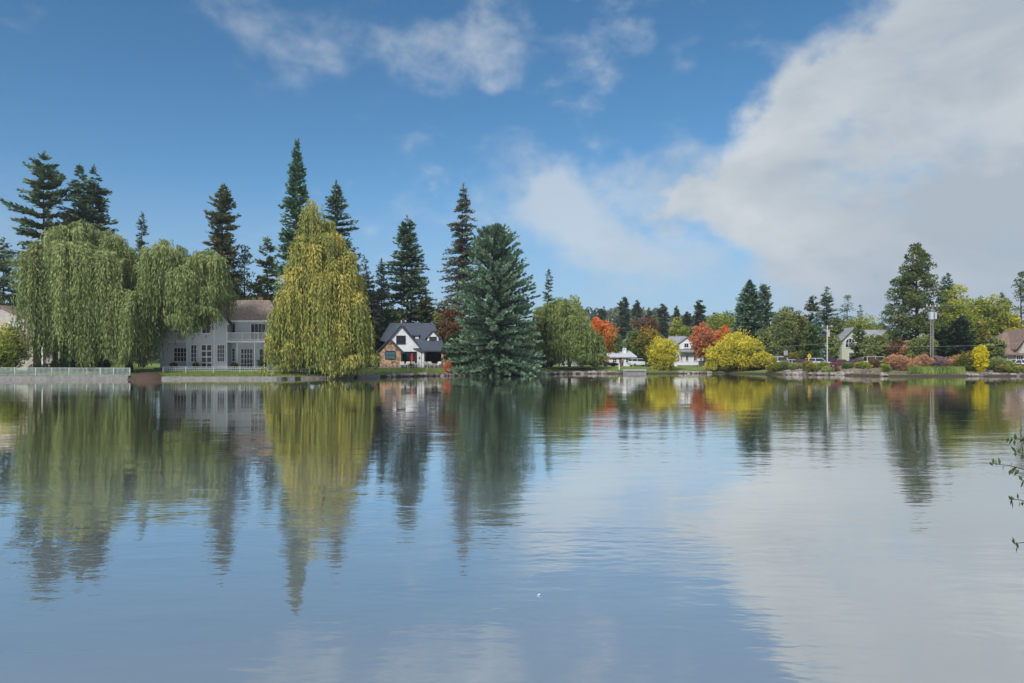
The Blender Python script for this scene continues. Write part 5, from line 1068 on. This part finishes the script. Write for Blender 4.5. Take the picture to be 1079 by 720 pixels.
BL = [(1010, 150, 150, 120, 1.5, 0), (900, 210, 150, 75, 1.3, 0), (770, 205, 95, 42, 1.15, 0), (1040, 20, 130, 90, 1.3, 0), (980, 265, 200, 60, 1.1, 0), (1300, 120, 260, 260, 1.5, 0), (850, 105, 55, 30, .7, 35),
      (595, 212, 90, 46, 1.1, -6), (620, 258, 70, 35, .5, 0), (482, 52, 80, 30, .50, -5), (515, 105, 36, 18, .46, 0), (285, 32, 125, 46, .50, -12), (668, 45, 30, 14, .35, 30), (800, 300, 260, 35, .45, 0), (770, 262, 120, 30, .5, 0), (700, 160, 60, 30, .5, 20), (0, 5, 60, 12, .35, 0), (460, 225, 60, 16, .25, 0)]
cs = None
for b_ in BL[:7]:
    v = blob(*b_); cs = v if cs is None else mth('ADD', cs, v)
wsp = None
for b_ in BL[7:]:
    v = blob(*b_); wsp = v if wsp is None else mth('ADD', wsp, v)
# overhead and behind the camera: broken cloud
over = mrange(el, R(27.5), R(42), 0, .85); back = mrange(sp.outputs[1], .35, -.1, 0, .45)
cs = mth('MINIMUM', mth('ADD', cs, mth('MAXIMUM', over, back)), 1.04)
nn_ = mth('SUBTRACT', wnoise(5.5, 9, 1.5, .25), .5); n2_ = mth('SUBTRACT', wnoise(17, 8, 1.6, .2), .5)
cm = mth('ADD', cs, mth('ADD', mth('MULTIPLY', nn_, 1.9), mth('MULTIPLY', n2_, 1.1)))
x = N.new('ShaderNodeMapRange'); x.interpolation_type = 'SMOOTHSTEP'; L.new(cm, x.inputs[0]); x.inputs[1].default_value = .08; x.inputs[2].default_value = .98; x.inputs[3].default_value = 0; x.inputs[4].default_value = .97; cmask = x.outputs[0]
wm_ = mth('ADD', mth('MULTIPLY', wsp, 1.35), mth('ADD', mth('MULTIPLY', nn_, 1.5), mth('MULTIPLY', n2_, 1.2)))
x = N.new('ShaderNodeMapRange'); x.interpolation_type = 'SMOOTHSTEP'; L.new(wm_, x.inputs[0]); x.inputs[1].default_value = .18; x.inputs[2].default_value = 1.25; x.inputs[3].default_value = 0; x.inputs[4].default_value = .66
cmask = mth('MAXIMUM', cmask, x.outputs[0])
shade = mth('ADD', mrange(wnoise(5.1, 8, 1.7, .3, (3, 1, 2)), .36, .62, 0, .85), mrange(az, A(620), A(1079), .45, -.25))
CSC = 1 / STR
ccol = mixc(shade, tuple(c * CSC for c in (.285, .325, .365)), tuple(c * CSC for c in (.43, .46, .48)))
ccol = mixc(mrange(el, R(0), R(10), .80, 0), ccol, tuple(c * CSC for c in (.225, .285, .365)))
ccol = mixc(over, ccol, tuple(c * CSC for c in (.80, .84, .88)))  # unseen overhead cloud made brighter to lift ambient light on trees and water
# sky colour
hs = N.new('ShaderNodeHueSaturation'); hs.inputs['Saturation'].default_value = 1.22; hs.inputs['Value'].default_value = .80; L.new(sky.outputs[0], hs.inputs['Color']); hs.inputs['Hue'].default_value = .492
hz = mixc(mrange(el, R(0), R(14), .88, 0), hs.outputs[0], tuple(c * CSC for c in (.170, .245, .375)))
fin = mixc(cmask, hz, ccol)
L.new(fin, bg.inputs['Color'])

sd = bpy.data.lights.new('sun', 'SUN'); sd.energy = 3.0; sd.angle = R(12); sd.color = (1, .95, .87); so_ = bpy.data.objects.new('sun', sd); C.objects.link(so_)
import mathutils
a_ = R(SUN_AZ); dv = mathutils.Vector((math.sin(a_) * math.cos(R(SUN_EL)), math.cos(a_) * math.cos(R(SUN_EL)), math.sin(R(SUN_EL))))
so_.rotation_euler = dv.to_track_quat('Z', 'Y').to_euler(); so_.location = (0, -20, 60)
cd = bpy.data.cameras.new('camera'); cam = bpy.data.objects.new('camera', cd); C.objects.link(cam); cam.location = (0, 0, EYE); cam.rotation_euler = (R(90), 0, 0)
cd.lens = 24; cd.sensor_width = 36; cd.shift_y = (HOR - 360) / 1079.0; cd.clip_end = 6000; cd.clip_start = .05
sc = bpy.context.scene; sc.camera = cam
sc.view_settings.view_transform = 'Standard'; sc.view_settings.look = 'None'; sc.view_settings.exposure = .6; sc.view_settings.gamma = 1
sc.cycles.max_bounces = 6; sc.cycles.transparent_max_bounces = 4; sc.cycles.volume_bounces = 0; sc.cycles.use_denoising = True; sc.cycles.diffuse_bounces = 3
